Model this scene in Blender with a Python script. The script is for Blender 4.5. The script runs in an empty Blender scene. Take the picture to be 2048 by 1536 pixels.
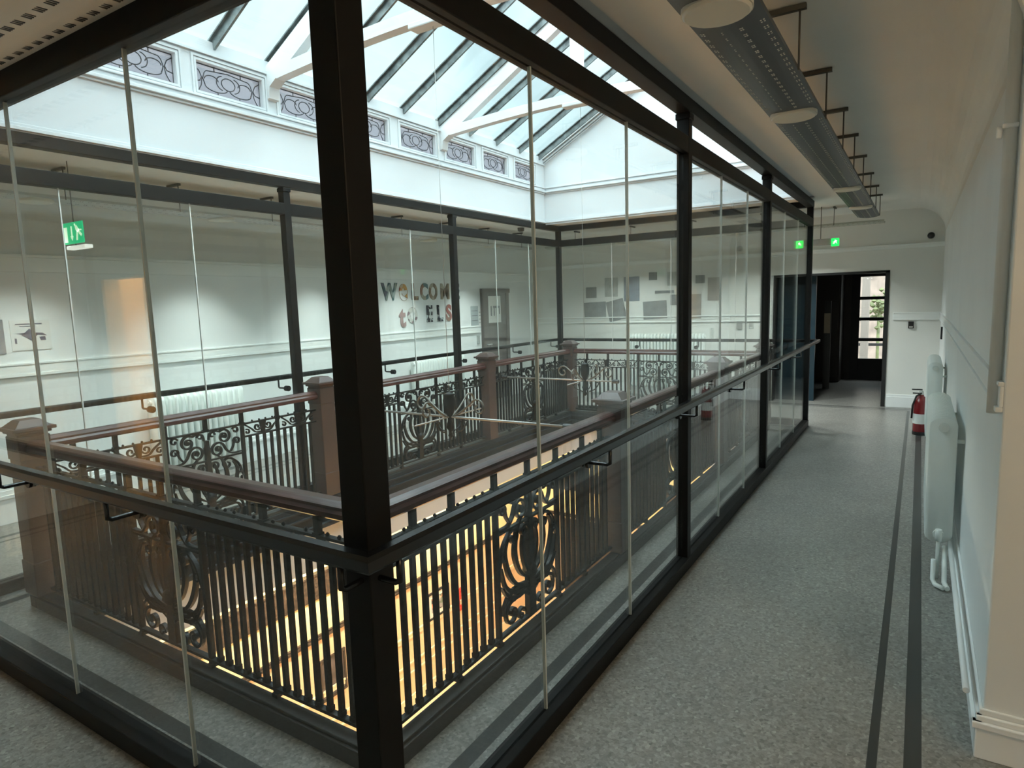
import bpy, math, random
from mathutils import Vector, Matrix
random.seed(7)
PI = math.pi
S = bpy.context.scene
COL = S.collection

# ------------------------------------------------------------------ camera
cam_d = bpy.data.cameras.new('camera')
cam_d.sensor_width = 36.0
cam_d.sensor_fit = 'HORIZONTAL'
cam_d.lens = 1285.6 / 2048 * 36.0
cam_d.clip_start = 0.02
cam_d.clip_end = 200
cam = bpy.data.objects.new('camera', cam_d)
COL.objects.link(cam)
yaw, pit, rol = [math.radians(a) for a in (-32.4421, -7.2152, -1.7832)]
fw = Vector((math.sin(yaw) * math.cos(pit), math.cos(yaw) * math.cos(pit), math.sin(pit)))
rt = Vector((math.cos(yaw), -math.sin(yaw), 0))
up = rt.cross(fw)
r2 = rt * math.cos(rol) + up * math.sin(rol)
u2 = -rt * math.sin(rol) + up * math.cos(rol)
cam.matrix_world = Matrix(((r2.x, u2.x, -fw.x, 0), (r2.y, u2.y, -fw.y, 0), (r2.z, u2.z, -fw.z, 1.75), (0, 0, 0, 1)))
S.camera = cam

# ------------------------------------------------------------------ view, world, light
S.view_settings.view_transform = 'Standard'
S.view_settings.look = 'None'
S.view_settings.gamma = 1.0
S.view_settings.exposure = 0.68
S.view_settings.use_curve_mapping = False
S.cycles.transparent_max_bounces = 32
S.cycles.max_bounces = 14
S.cycles.diffuse_bounces = 8

W = bpy.data.worlds.new('overcast_sky')
S.world = W
W.use_nodes = True
nt = W.node_tree
nt.nodes.clear()
wo = nt.nodes.new('ShaderNodeOutputWorld')
bg = nt.nodes.new('ShaderNodeBackground')
tc = nt.nodes.new('ShaderNodeTexCoord')
no = nt.nodes.new('ShaderNodeTexNoise')
cr = nt.nodes.new('ShaderNodeValToRGB')
no.inputs['Scale'].default_value = 2.2
no.inputs['Detail'].default_value = 5
cr.color_ramp.elements[0].position = 0.35
cr.color_ramp.elements[0].color = (0.36, 0.46, 0.50, 1)
cr.color_ramp.elements[1].position = 0.68
cr.color_ramp.elements[1].color = (0.84, 0.99, 1.0, 1)
nt.links.new(tc.outputs['Generated'], no.inputs['Vector'])
sx = nt.nodes.new('ShaderNodeSeparateXYZ')
nt.links.new(tc.outputs['Generated'], sx.inputs[0])
m1 = nt.nodes.new('ShaderNodeMath')
m1.operation = 'MULTIPLY_ADD'
m1.inputs[1].default_value = -0.45
m1.inputs[2].default_value = -0.22
nt.links.new(sx.outputs[0], m1.inputs[0])
m2 = nt.nodes.new('ShaderNodeMath')
m2.operation = 'ADD'
nt.links.new(m1.outputs[0], m2.inputs[0])
nt.links.new(no.outputs['Fac'], m2.inputs[1])
nt.links.new(m2.outputs[0], cr.inputs['Fac'])
nt.links.new(cr.outputs['Color'], bg.inputs['Color'])
bg.inputs['Strength'].default_value = 1.0
nt.links.new(bg.outputs['Background'], wo.inputs['Surface'])


def lamp(name, kind, loc, power, color, size=0.3, rot=(0, 0, 0), parent=None, size_y=None, spread=None):
    d = bpy.data.lights.new(name, kind)
    d.energy = power
    d.color = color
    if kind == 'AREA':
        d.size = size
        if size_y:
            d.shape = 'RECTANGLE'
            d.size_y = size_y
        if spread:
            d.spread = spread
    else:
        d.shadow_soft_size = size
    o = bpy.data.objects.new(name, d)
    COL.objects.link(o)
    o.location = loc
    o.rotation_euler = rot
    if parent:
        o.parent = parent
    return o


def portal(name, loc, rot, sx, sy):
    o = lamp(name, 'AREA', loc, 1.0, (1, 1, 1), sx, rot, None, sy)
    o.data.cycles.is_portal = True
    return o


# the overcast sky's broad overhead light
sun = lamp('overcast_sun', 'SUN', (-3, 5, 12), 14.0, (0.90, 0.98, 1.0), rot=(math.radians(14), math.radians(14), 0))
sun.data.angle = math.radians(125)

# daylight enters through the two slopes of the roof lantern and through the far glazed door
SL = math.atan(0.538)
portal('skylight_portal', (-3.98, 5.1, 4.42), (0, -SL, 0), 2.0, 7.1)
portal('skylight_portal', (-2.16, 5.1, 4.42), (0, SL, 0), 2.0, 7.1)
portal('end_door_portal', (-0.85, 14.62, 1.25), (-PI / 2, 0, 0), 0.6, 1.9)


# ------------------------------------------------------------------ materials
def mat(name, color=(0.5, 0.5, 0.5), rough=0.5, metal=0.0, spec=None, noise=None, bump=None, emis=None, coat=None):
    """noise=(scale, amount): soft variation of the thing's own colour; bump=(scale, strength)"""
    m = bpy.data.materials.new(name)
    m.use_nodes = True
    t = m.node_tree
    b = t.nodes['Principled BSDF']
    b.inputs['Base Color'].default_value = (*color, 1)
    b.inputs['Roughness'].default_value = rough
    b.inputs['Metallic'].default_value = metal
    if spec is not None:
        b.inputs['Specular IOR Level'].default_value = spec
    if coat:
        b.inputs['Coat Weight'].default_value = coat
        b.inputs['Coat Roughness'].default_value = 0.15
    if emis:
        b.inputs['Emission Color'].default_value = (*emis[0], 1)
        b.inputs['Emission Strength'].default_value = emis[1]
    if noise or bump:
        c = t.nodes.new('ShaderNodeTexCoord')
    if noise:
        n = t.nodes.new('ShaderNodeTexNoise')
        n.inputs['Scale'].default_value = noise[0]
        n.inputs['Detail'].default_value = 6
        r = t.nodes.new('ShaderNodeValToRGB')
        a = noise[1]
        r.color_ramp.elements[0].position = 0.3
        r.color_ramp.elements[1].position = 0.7
        r.color_ramp.elements[0].color = (*[max(0, v * (1 - a)) for v in color], 1)
        r.color_ramp.elements[1].color = (*[min(1, v * (1 + a)) for v in color], 1)
        t.links.new(c.outputs['Object'], n.inputs['Vector'])
        t.links.new(n.outputs['Fac'], r.inputs['Fac'])
        t.links.new(r.outputs['Color'], b.inputs['Base Color'])
    if bump:
        n2 = t.nodes.new('ShaderNodeTexNoise')
        n2.inputs['Scale'].default_value = bump[0]
        n2.inputs['Detail'].default_value = 4
        bp_ = t.nodes.new('ShaderNodeBump')
        bp_.inputs['Strength'].default_value = bump[1]
        bp_.inputs['Distance'].default_value = 0.01
        t.links.new(c.outputs['Object'], n2.inputs['Vector'])
        t.links.new(n2.outputs['Fac'], bp_.inputs['Height'])
        t.links.new(bp_.outputs['Normal'], b.inputs['Normal'])
    return m


def glass_mat(name, tint, refl=1.0, rough=0.0, film=0.0, film_col=(0.8, 0.9, 0.92)):
    """clear sheet: straight transmission plus Fresnel (Schlick) reflection, both faces alike"""
    m = bpy.data.materials.new(name)
    m.use_nodes = True
    t = m.node_tree
    t.nodes.clear()
    N = t.nodes.new
    out = N('ShaderNodeOutputMaterial')
    tr = N('ShaderNodeBsdfTransparent')
    tr.inputs['Color'].default_value = (*tint, 1)
    gl = N('ShaderNodeBsdfGlossy')
    gl.inputs['Roughness'].default_value = rough
    geo = N('ShaderNodeNewGeometry')
    dot = N('ShaderNodeVectorMath')
    dot.operation = 'DOT_PRODUCT'
    t.links.new(geo.outputs['Incoming'], dot.inputs[0])
    t.links.new(geo.outputs['Normal'], dot.inputs[1])

    def mth(op, a, b=None, clamp=False):
        n = N('ShaderNodeMath')
        n.operation = op
        n.use_clamp = clamp
        for i, v in ((0, a), (1, b)):
            if v is None:
                continue
            if isinstance(v, (int, float)):
                n.inputs[i].default_value = v
            else:
                t.links.new(v, n.inputs[i])
        return n.outputs[0]
    a = mth('ABSOLUTE', dot.outputs['Value'])
    p = mth('POWER', mth('SUBTRACT', 1.0, a, True), 5.0)
    f = mth('MULTIPLY', mth('ADD', mth('MULTIPLY', p, 0.96), 0.04), refl, True)
    mx = N('ShaderNodeMixShader')
    t.links.new(f, mx.inputs['Fac'])
    base = tr.outputs[0]
    if film > 0:
        df = N('ShaderNodeBsdfTranslucent')
        df.inputs['Color'].default_value = (*film_col, 1)
        m2 = N('ShaderNodeMixShader')
        m2.inputs['Fac'].default_value = film
        t.links.new(tr.outputs[0], m2.inputs[1])
        t.links.new(df.outputs[0], m2.inputs[2])
        base = m2.outputs[0]
    t.links.new(base, mx.inputs[1])
    t.links.new(gl.outputs[0], mx.inputs[2])
    t.links.new(mx.outputs[0], out.inputs['Surface'])
    return m


M = {}
M['wall'] = mat('painted_plaster_white', (0.78, 0.80, 0.79), 0.6, noise=(1.4, 0.03), bump=(60, 0.05))
M['wall_grey'] = mat('painted_plaster_offwhite', (0.74, 0.74, 0.70), 0.65, noise=(1.2, 0.03))
M['ceil'] = mat('ceiling_paint', (0.72, 0.70, 0.65), 0.75, noise=(1.5, 0.03))
M['gloss_white'] = mat('white_gloss_paint', (0.83, 0.85, 0.84), 0.3, noise=(3, 0.02))
M['trimwhite'] = mat('white_moulding_paint', (0.80, 0.82, 0.80), 0.4)
M['lantern_white'] = mat('lantern_white_paint', (0.58, 0.60, 0.61), 0.5, noise=(1.0, 0.025))
M['black_steel'] = mat('black_painted_steel', (0.006, 0.0055, 0.005), 0.5, spec=0.2, noise=(5, 0.15))
M['rail_steel'] = mat('black_handrail_steel', (0.006, 0.006, 0.0065), 0.25)
M['iron'] = mat('cast_iron_black', (0.010, 0.0105, 0.010), 0.5, spec=0.35, bump=(90, 0.25))
M['mahogany'] = mat('mahogany_handrail', (0.060, 0.026, 0.022), 0.3, noise=(9, 0.35), coat=0.3)
M['newel'] = mat('brown_newel_wood', (0.060, 0.037, 0.031), 0.45, noise=(7, 0.2), bump=(40, 0.1))
M['fascia'] = mat('dark_brown_fascia_wood', (0.026, 0.026, 0.028), 0.7, spec=0.15)
M['kerb'] = mat('dark_kerb_paint', (0.028, 0.026, 0.024), 0.5, noise=(5, 0.2))
M['rad'] = mat('radiator_enamel', (0.72, 0.76, 0.73), 0.3, noise=(4, 0.04))
M['duct'] = mat('zinc_cable_tray', (0.085, 0.092, 0.098), 0.42, metal=0.5)
M['dark'] = mat('matt_black_plastic', (0.012, 0.012, 0.012), 0.5)
M['lens'] = mat('opal_lens', (0.62, 0.60, 0.52), 0.4)
M['rod'] = mat('hanger_rod_metal', (0.13, 0.12, 0.10), 0.5, metal=0.5)
M['bar'] = mat('lead_glazing_bar', (0.13, 0.15, 0.15), 0.45, metal=0.5, noise=(14, 0.5))
M['truss'] = mat('truss_white_paint', (0.60, 0.61, 0.61), 0.55, noise=(1.5, 0.06))
M['lead'] = mat('lead_came', (0.03, 0.03, 0.035), 0.5)
M['red'] = mat('extinguisher_red', (0.22, 0.010, 0.014), 0.25, coat=0.5)
M['yellow_wall'] = mat('lower_wall_cream_yellow', (0.84, 0.74, 0.42), 0.6, noise=(1.3, 0.04))
M['peach_wall'] = mat('lower_wall_peach', (0.80, 0.58, 0.38), 0.6, noise=(1.3, 0.05))
M['lower_white'] = mat('lower_wall_white', (0.75, 0.74, 0.72), 0.6)
M['oak'] = mat('carved_dark_beam', (0.045, 0.028, 0.018), 0.5, noise=(22, 0.75), bump=(30, 0.8))
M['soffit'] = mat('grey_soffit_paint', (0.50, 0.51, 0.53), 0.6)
M['joint'] = mat('silicone_glass_joint', (0.68, 0.70, 0.66), 0.3)
M['glass'] = glass_mat('screen_glass', (0.955, 0.975, 0.968))
M['skyglass'] = glass_mat('roof_glass', (0.90, 0.95, 0.96), 1.0, 0.05, 0.03, (0.80, 0.92, 0.95))
M['stain_a'] = glass_mat('leaded_glass_grey', (0.62, 0.61, 0.65), 1.0, 0.2, 0.15, (0.5, 0.5, 0.54))
M['doorglass'] = glass_mat('door_glass', (0.9, 0.92, 0.92))
M['tinted'] = glass_mat('blue_tinted_glass', (0.10, 0.2, 0.25))
M['brown_door'] = mat('grey_brown_door', (0.13, 0.115, 0.105), 0.45)
M['paper'] = mat('white_paper', (0.75, 0.75, 0.72), 0.7)
M['greypaper'] = mat('grey_print', (0.26, 0.27, 0.28), 0.7, noise=(9, 0.3))
M['warmwhite'] = mat('cream_panel', (0.8, 0.7, 0.5), 0.6)
M['darkwood'] = mat('dark_hall_panelling', (0.03, 0.022, 0.018), 0.4, noise=(4, 0.3))
M['blue_door'] = mat('dark_blue_door_paint', (0.012, 0.03, 0.042), 0.3)
M['brick'] = mat('outside_render', (0.30, 0.24, 0.20), 0.8, noise=(3, 0.3))
M['leaf'] = mat('outside_shrub', (0.12, 0.14, 0.06), 0.8, noise=(6, 0.4))
M['exitgreen'] = mat('exit_sign_green', (0.01, 0.35, 0.14), 0.4, emis=((0.02, 0.62, 0.25), 0.55))
M['exitglow'] = mat('lit_exit_sign_green', (0.01, 0.5, 0.08), 0.4, emis=((0.01, 0.9, 0.08), 1.3))
M['exitwhite'] = mat('exit_sign_white', (0.8, 0.95, 0.8), 0.4, emis=((0.75, 1.0, 0.7), 0.55))
M['bulb'] = mat('warm_lamp_glass', (1, 0.8, 0.5), 0.3, emis=((1.0, 0.72, 0.36), 0.5))
M['silver'] = mat('silver_plastic', (0.5, 0.5, 0.48), 0.35, metal=0.4)


def floor_material():
    m = bpy.data.materials.new('terrazzo_floor')
    m.use_nodes = True
    t = m.node_tree
    b = t.nodes['Principled BSDF']
    N, L = t.nodes.new, t.links.new
    c = N('ShaderNodeTexCoord')

    def mth(op, a, bb=None, clamp=False):
        n = N('ShaderNodeMath')
        n.operation = op
        n.use_clamp = clamp
        for i, v in ((0, a), (1, bb)):
            if v is None:
                continue
            if isinstance(v, (int, float)):
                n.inputs[i].default_value = v
            else:
                L(v, n.inputs[i])
        return n.outputs[0]
    v1 = N('ShaderNodeTexVoronoi')
    v1.inputs['Scale'].default_value = 80
    v2 = N('ShaderNodeTexNoise')
    v2.inputs['Scale'].default_value = 1.6
    v2.inputs['Detail'].default_value = 7
    v3 = N('ShaderNodeTexNoise')
    v3.inputs['Scale'].default_value = 120
    v3.inputs['Detail'].default_value = 3
    for v in (v1, v2, v3):
        L(c.outputs['Object'], v.inputs['Vector'])
    r = N('ShaderNodeValToRGB')
    e = r.color_ramp.elements
    e[0].position = 0.0
    e[0].color = (0.09, 0.086, 0.078, 1)
    e[1].position = 1.0
    e[1].color = (0.42, 0.41, 0.375, 1)
    for p_, col in ((0.22, (0.165, 0.158, 0.143, 1)), (0.6, (0.235, 0.228, 0.208, 1)), (0.82, (0.30, 0.29, 0.265, 1))):
        q = e.new(p_)
        q.color = col
    L(v1.outputs['Color'], r.inputs['Fac'])
    mx = N('ShaderNodeMix')
    mx.data_type = 'RGBA'
    mx.inputs['Factor'].default_value = 0.25
    L(r.outputs['Color'], mx.inputs['A'])
    r2_ = N('ShaderNodeValToRGB')
    r2_.color_ramp.elements[0].position = 0.35
    r2_.color_ramp.elements[0].color = (0.13, 0.126, 0.115, 1)
    r2_.color_ramp.elements[1].position = 0.65
    r2_.color_ramp.elements[1].color = (0.30, 0.29, 0.27, 1)
    L(v3.outputs['Fac'], r2_.inputs['Fac'])
    L(r2_.outputs['Color'], mx.inputs['B'])
    sep = N('ShaderNodeSeparateXYZ')
    L(c.outputs['Object'], sep.inputs[0])

    def ring(cx, cy, hx, hy, w):
        dx = mth('SUBTRACT', mth('ABSOLUTE', mth('SUBTRACT', sep.outputs[0], cx)), hx)
        dy = mth('SUBTRACT', mth('ABSOLUTE', mth('SUBTRACT', sep.outputs[1], cy)), hy)
        return mth('LESS_THAN', mth('ABSOLUTE', mth('MAXIMUM', dx, dy)), w / 2)
    a = ring(-3.07, 5.21, 1.654, 3.862, 0.070)
    bq = ring(-3.07, 5.30, 2.985, 5.60, 0.034)
    cq = ring(-3.07, 5.30, 3.115, 3.47 + 2.25, 0.058)
    msk = mth('MAXIMUM', mth('MAXIMUM', a, bq), cq)
    m2 = N('ShaderNodeMix')
    m2.data_type = 'RGBA'
    L(msk, m2.inputs['Factor'])
    L(mx.outputs['Result'], m2.inputs['A'])
    m2.inputs['B'].default_value = (0.040, 0.042, 0.040, 1)
    # worn patches
    m3 = N('ShaderNodeMix')
    m3.data_type = 'RGBA'
    m3.blend_type = 'MULTIPLY'
    m3.inputs['Factor'].default_value = 1
    r3 = N('ShaderNodeValToRGB')
    r3.color_ramp.elements[0].position = 0.3
    r3.color_ramp.elements[0].color = (0.86, 0.86, 0.86, 1)
    r3.color_ramp.elements[1].position = 0.7
    r3.color_ramp.elements[1].color = (1.05, 1.05, 1.04, 1)
    L(v2.outputs['Fac'], r3.inputs['Fac'])
    L(m2.outputs['Result'], m3.inputs['A'])
    L(r3.outputs['Color'], m3.inputs['B'])
    L(m3.outputs['Result'], b.inputs['Base Color'])
    b.inputs['Roughness'].default_value = 0.30
    return m


M['floor'] = floor_material()
M['pale_rod'] = mat('pale_rod_metal', (0.30, 0.29, 0.27), 0.4, metal=0.6)  # lighter than the hanger rods, for pendant stems and cross rods


def patch_material(name, cols, scale):
    """printed fabric: cells of the given colours"""
    m = bpy.data.materials.new(name)
    m.use_nodes = True
    t = m.node_tree
    b = t.nodes['Principled BSDF']
    b.inputs['Roughness'].default_value = 0.8
    c = t.nodes.new('ShaderNodeTexCoord')
    v = t.nodes.new('ShaderNodeTexVoronoi')
    v.inputs['Scale'].default_value = scale
    r = t.nodes.new('ShaderNodeValToRGB')
    r.color_ramp.interpolation = 'CONSTANT'
    e = r.color_ramp.elements
    e[0].position = 0
    e[0].color = (*cols[0], 1)
    e[1].position = 1 / len(cols)
    e[1].color = (*cols[1], 1)
    for i in range(2, len(cols)):
        q = e.new(i / len(cols))
        q.color = (*cols[i], 1)
    t.links.new(c.outputs['Object'], v.inputs['Vector'])
    sp = t.nodes.new('ShaderNodeSeparateColor')
    t.links.new(v.outputs['Color'], sp.inputs[0])
    t.links.new(sp.outputs[0], r.inputs['Fac'])
    t.links.new(r.outputs['Color'], b.inputs['Base Color'])
    return m


# ------------------------------------------------------------------ mesh builder
class MB:
    def __init__(self):
        self.v = []
        self.f = []
        self.sm = []

    def add(self, vs, fs, smooth=False):
        n = len(self.v)
        self.v += [tuple(p) for p in vs]
        for f in fs:
            self.f.append(tuple(i + n for i in f))
            self.sm.append(smooth)
        return self

    def box(self, x0, x1, y0, y1, z0, z1):
        x0, x1 = min(x0, x1), max(x0, x1)
        y0, y1 = min(y0, y1), max(y0, y1)
        z0, z1 = min(z0, z1), max(z0, z1)
        vs = [(x0, y0, z0), (x1, y0, z0), (x1, y1, z0), (x0, y1, z0), (x0, y0, z1), (x1, y0, z1), (x1, y1, z1), (x0, y1, z1)]
        return self.add(vs, [(0, 3, 2, 1), (4, 5, 6, 7), (0, 1, 5, 4), (1, 2, 6, 5), (2, 3, 7, 6), (3, 0, 4, 7)])

    def prism(self, poly, axis, a, b):
        """poly in the two remaining axes (cyclic order), extruded from a to b along axis"""
        def P3(p, t):
            return {'x': (t, p[0], p[1]), 'y': (p[0], t, p[1]), 'z': (p[0], p[1], t)}[axis]
        n = len(poly)
        vs = [P3(p, a) for p in poly] + [P3(p, b) for p in poly]
        fs = [tuple(range(n))[::-1], tuple(range(n, 2 * n))]
        fs += [(i, (i + 1) % n, n + (i + 1) % n, n + i) for i in range(n)]
        return self.add(vs, fs)

    def tube(self, pts, r, n=8, smooth=True, cap=True):
        pts = [Vector(p) for p in pts]
        rr = r if isinstance(r, (list, tuple)) else [r] * len(pts)
        rings = []
        nrm = None
        for i, p in enumerate(pts):
            a = pts[max(i - 1, 0)]
            b = pts[min(i + 1, len(pts) - 1)]
            d = (b - a).normalized()
            if nrm is None:
                nrm = d.orthogonal().normalized()
            else:
                nrm = (nrm - d * nrm.dot(d)).normalized()
            bn = d.cross(nrm)
            rings.append([p + (nrm * math.cos(2 * PI * k / n) + bn * math.sin(2 * PI * k / n)) * rr[i] for k in range(n)])
        vs = [q for R_ in rings for q in R_]
        fs = []
        for i in range(len(rings) - 1):
            for k in range(n):
                fs.append((i * n + k, i * n + (k + 1) % n, (i + 1) * n + (k + 1) % n, (i + 1) * n + k))
        self.add(vs, fs, smooth)
        if cap:
            m = len(vs)
            base = len(self.v) - m
            self.f.append(tuple(base + k for k in range(n))[::-1])
            self.sm.append(False)
            self.f.append(tuple(base + m - n + k for k in range(n)))
            self.sm.append(False)
        return self

    def lathe(self, c, prof, n=16, axis='z', smooth=True):
        """prof: list of (radius, height) about c along axis"""
        vs = []
        for r, h in prof:
            for k in range(n):
                a = 2 * PI * k / n
                x, y = r * math.cos(a), r * math.sin(a)
                vs.append({'z': (c[0] + x, c[1] + y, c[2] + h), 'x': (c[0] + h, c[1] + x, c[2] + y), 'y': (c[0] + x, c[1] + h, c[2] + y)}[axis])
        fs = []
        for i in range(len(prof) - 1):
            for k in range(n):
                fs.append((i * n + k, i * n + (k + 1) % n, (i + 1) * n + (k + 1) % n, (i + 1) * n + k))
        self.add(vs, fs, smooth)
        self.add(vs[:n], [tuple(range(n))[::-1]])
        self.add(vs[-n:], [tuple(range(n))])
        return self

    def ribbon(self, pts, w, d, y=0.0):
        """flat iron bar bent in the local x-z plane; w = width or (start, mid, end), d = thickness across"""
        n = len(pts)
        vs = []
        for i, p in enumerate(pts):
            a = pts[max(i - 1, 0)]
            b = pts[min(i + 1, n - 1)]
            dx, dz = b[0] - a[0], b[1] - a[1]
            l = math.hypot(dx, dz) or 1
            nx, nz = -dz / l, dx / l
            t = i / (n - 1)
            if isinstance(w, tuple):
                ww = w[0] + (w[1] - w[0]) * t * 2 if t < 0.5 else w[1] + (w[2] - w[1]) * (t * 2 - 1)
            else:
                ww = w
            for s, yy in ((-1, -d / 2), (1, -d / 2), (1, d / 2), (-1, d / 2)):
                vs.append((p[0] + nx * s * ww / 2, y + yy, p[1] + nz * s * ww / 2))
        fs = [(0, 1, 2, 3), tuple(4 * (n - 1) + k for k in (3, 2, 1, 0))]
        for i in range(n - 1):
            for k in range(4):
                fs.append((4 * i + k, 4 * (i + 1) + k, 4 * (i + 1) + (k + 1) % 4, 4 * i + (k + 1) % 4))
        return self.add(vs, fs)

    def mesh(self, name, m):
        me = bpy.data.meshes.new(name)
        me.from_pydata(self.v, [], self.f)
        me.polygons.foreach_set('use_smooth', self.sm)
        if m is not None:
            me.materials.append(m)
        me.update()
        return me


def wpos(o):
    return Vector(o.get('wp', (0, 0, 0))) if o else Vector((0, 0, 0))


def part(name, mb, m, parent=None, bevel=0.0, shift=True, loc=None, label=None):
    """link mb (world coordinates) as one mesh object; with a parent it becomes its part"""
    base = wpos(parent) if (parent and shift) else Vector((0, 0, 0))
    if base.length > 0:
        mb.v = [(p[0] - base.x, p[1] - base.y, p[2] - base.z) for p in mb.v]
    o = bpy.data.objects.new(name, mb.mesh(name, m))
    COL.objects.link(o)
    if parent:
        o.parent = parent
    if loc:
        o.location = loc
    if bevel:
        b = o.modifiers.new('bevel', 'BEVEL')
        b.width = bevel
        b.segments = 2
        b.limit_method = 'ANGLE'
    if label:
        o['label'] = label
    return o


def own(o, p):
    """a sub-part's parent already stands at the thing's origin (location zero)"""
    o.parent = p
    return o


def sub(name, mb, m, parent, root, bevel=0.0):
    base = wpos(root)
    mb.v = [(p[0] - base.x, p[1] - base.y, p[2] - base.z) for p in mb.v]
    o = bpy.data.objects.new(name, mb.mesh(name, m))
    COL.objects.link(o)
    o.parent = parent
    if bevel:
        b = o.modifiers.new('bevel', 'BEVEL')
        b.width = bevel
        b.segments = 2
    return o


def thing(name, label, cat, loc=(0, 0, 0), rotz=0.0, group=None):
    o = bpy.data.objects.new(name, None)
    o.empty_display_size = 0.1
    COL.objects.link(o)
    o.location = loc
    o.rotation_euler = (0, 0, rotz)
    o['wp'] = tuple(loc)
    o['label'] = label
    o['category'] = cat
    if group:
        o['group'] = group
    return o


def tag(o, label, cat, group=None):
    o['label'] = label
    o['category'] = cat
    if group:
        o['group'] = group
    return o


def struct(name, mb, m, bevel=0.0):
    o = part(name, mb, m, None, bevel)
    o['kind'] = 'structure'
    return o


def sgroup(name):
    o = bpy.data.objects.new(name, None)
    COL.objects.link(o)
    o['kind'] = 'structure'
    o['wp'] = (0, 0, 0)
    return o


def ring4(mb, x0, x1, y0, y1, w, z0, z1):
    """rectangular frame of four bars lying inside x0..x1, y0..y1"""
    mb.box(x0, x1, y0, y0 + w, z0, z1)
    mb.box(x0, x1, y1 - w, y1, z0, z1)
    mb.box(x0, x0 + w, y0 + w, y1 - w, z0, z1)
    mb.box(x1 - w, x1, y0 + w, y1 - w, z0, z1)
    return mb


# ------------------------------------------------------------------ dimensions (metres)
XR, YN, YF, XL = -1.241, 1.20, 9.21, -4.90      # glass screen planes
XW, YE, XLW, YB = 0.26, 11.21, -6.55, -0.60     # right wall, end wall, left wall, back wall
ZC = 2.92                                       # ceiling
VX0, VX1, VY0, VY1 = -4.462, -1.668, 1.632, 8.678   # edge of the floor opening
LX0, LX1, LY0, LY1 = -4.87, -1.30, 1.49, 8.74   # edge of the ceiling opening
ZL = -4.6                                       # lower storey floor

# ------------------------------------------------------------------ setting
fl = MB()
Z0 = -0.14
for a in ((XLW - 0.2, VX0, YB - 2.5, 17), (VX1, 4.0, YB - 2.5, 17), (VX0, VX1, YB - 2.5, VY0), (VX0, VX1, VY1, 17)):
    fl.box(a[0], a[1], a[2], a[3], Z0, 0)
struct('floor', fl, M['floor'])

ce = MB()
ZT = 3.1
ce.box(XLW - 0.2, LX0 - 0.149, YB - 2.5, YE + 0.2, ZC, ZT)
ce.box(LX1 + 0.149, 4.0, YB - 2.5, YE + 0.2, ZC, ZT)
ce.box(LX0 - 0.149, LX1 + 0.149, YB - 2.5, LY0 - 0.149, ZC, ZT)
ce.box(LX0 - 0.149, LX1 + 0.149, LY1 + 0.149, YE + 0.2, ZC, ZT)
struct('ceiling', ce, M['ceil'])

# right wall with its end at the convex corner, cove above
wr = MB()
wr.box(XW, XW + 0.9, 2.80, YE + 0.2, 0, ZC)
struct('wall_right', wr, M['wall'], 0.006)
cv = MB()
R = 0.36
arc = [(XW, ZC), (XW, ZC - R)] + [(XW - R + R * math.cos(a), ZC - R + R * math.sin(a)) for a in [i * PI / 2 / 12 for i in range(13)]][1:]
cv.prism(arc, 'y', 2.80, YE)
for i in range(len(cv.sm)):
    cv.sm[i] = False
struct('trim_1', cv, M['ceil'])
wb = MB()
wb.box(XW + 0.9, 4.0, 2.80, 3.0, 0, ZC)
struct('wall_lobby', wb, M['wall_grey'])
wl2 = MB()
wl2.box(3.9, 4.0, YB - 2.5, 2.8, 0, ZC)
wl2.box(-1.0, 4.0, YB - 2.5, YB - 2.4, 0, ZC)
struct('wall_back_lobby', wl2, M['wall_grey'])

# left wall
wl = MB()
wl.box(XLW - 0.15, XLW, YB - 0.2, YE + 0.2, 0, ZC)
struct('wall_left', wl, M['wall'])
# back wall with a lit doorway
wbk = MB()
wbk.box(XLW, -6.25, YB - 0.15, YB, 0, ZC)
wbk.box(-5.57, -1.0, YB - 0.15, YB, 0, ZC)
wbk.box(-6.25, -5.57, YB - 0.15, YB, 2.07, ZC)
struct('wall_back', wbk, M['wall_grey'])
rm = MB()
rm.box(-6.9, -5.0, YB - 2.3, YB - 2.2, 0, ZC)
rm.box(-6.7, -6.6, YB - 2.3, YB - 0.15, 0, ZC)
rm.box(-5.1, -5.0, YB - 2.3, YB - 0.15, 0, ZC)
struct('wall_side_room', rm, M['warmwhite'])

# end wall with the wide opening to the dark hall
OX0, OX1, OZ = -2.03, -0.40, 2.055
we = MB()
we.box(XLW, OX0, YE, YE + 0.2, 0, ZC)
we.box(OX1, XW, YE, YE + 0.2, 0, ZC)
we.box(OX0, OX1, YE, YE + 0.2, OZ, ZC)
struct('wall_end', we, M['wall_grey'])
df = MB()
df.box(OX1 - 0.055, OX1, YE - 0.015, YE + 0.2, 0, OZ)
df.box(OX0, OX0 + 0.03, YE - 0.015, YE + 0.2, 0, OZ)
df.box(OX0, OX1, YE - 0.015, YE + 0.2, OZ - 0.035, OZ)
d1 = sgroup('door_1')
part('door_frame', df, M['dark'], d1, 0.004)

# dark hall beyond
hl = MB()
hl.box(-3.3, -3.2, YE + 0.2, 14.9, 0, 2.5)
hl.box(0.1, 0.2, YE + 0.2, 14.9, 0, 2.5)
hl.box(-3.2, -1.17, 14.6, 14.75, 0, 2.5)
hl.box(-0.53, 0.1, 14.6, 14.75, 0, 2.5)
hl.box(-1.17, -0.53, 14.6, 14.75, 2.2, 2.5)
struct('wall_hall', hl, M['darkwood'])
struct('ceiling_hall', MB().box(-3.3, 0.2, YE + 0.2, 14.9, 2.5, 2.6), M['darkwood'])
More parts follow.
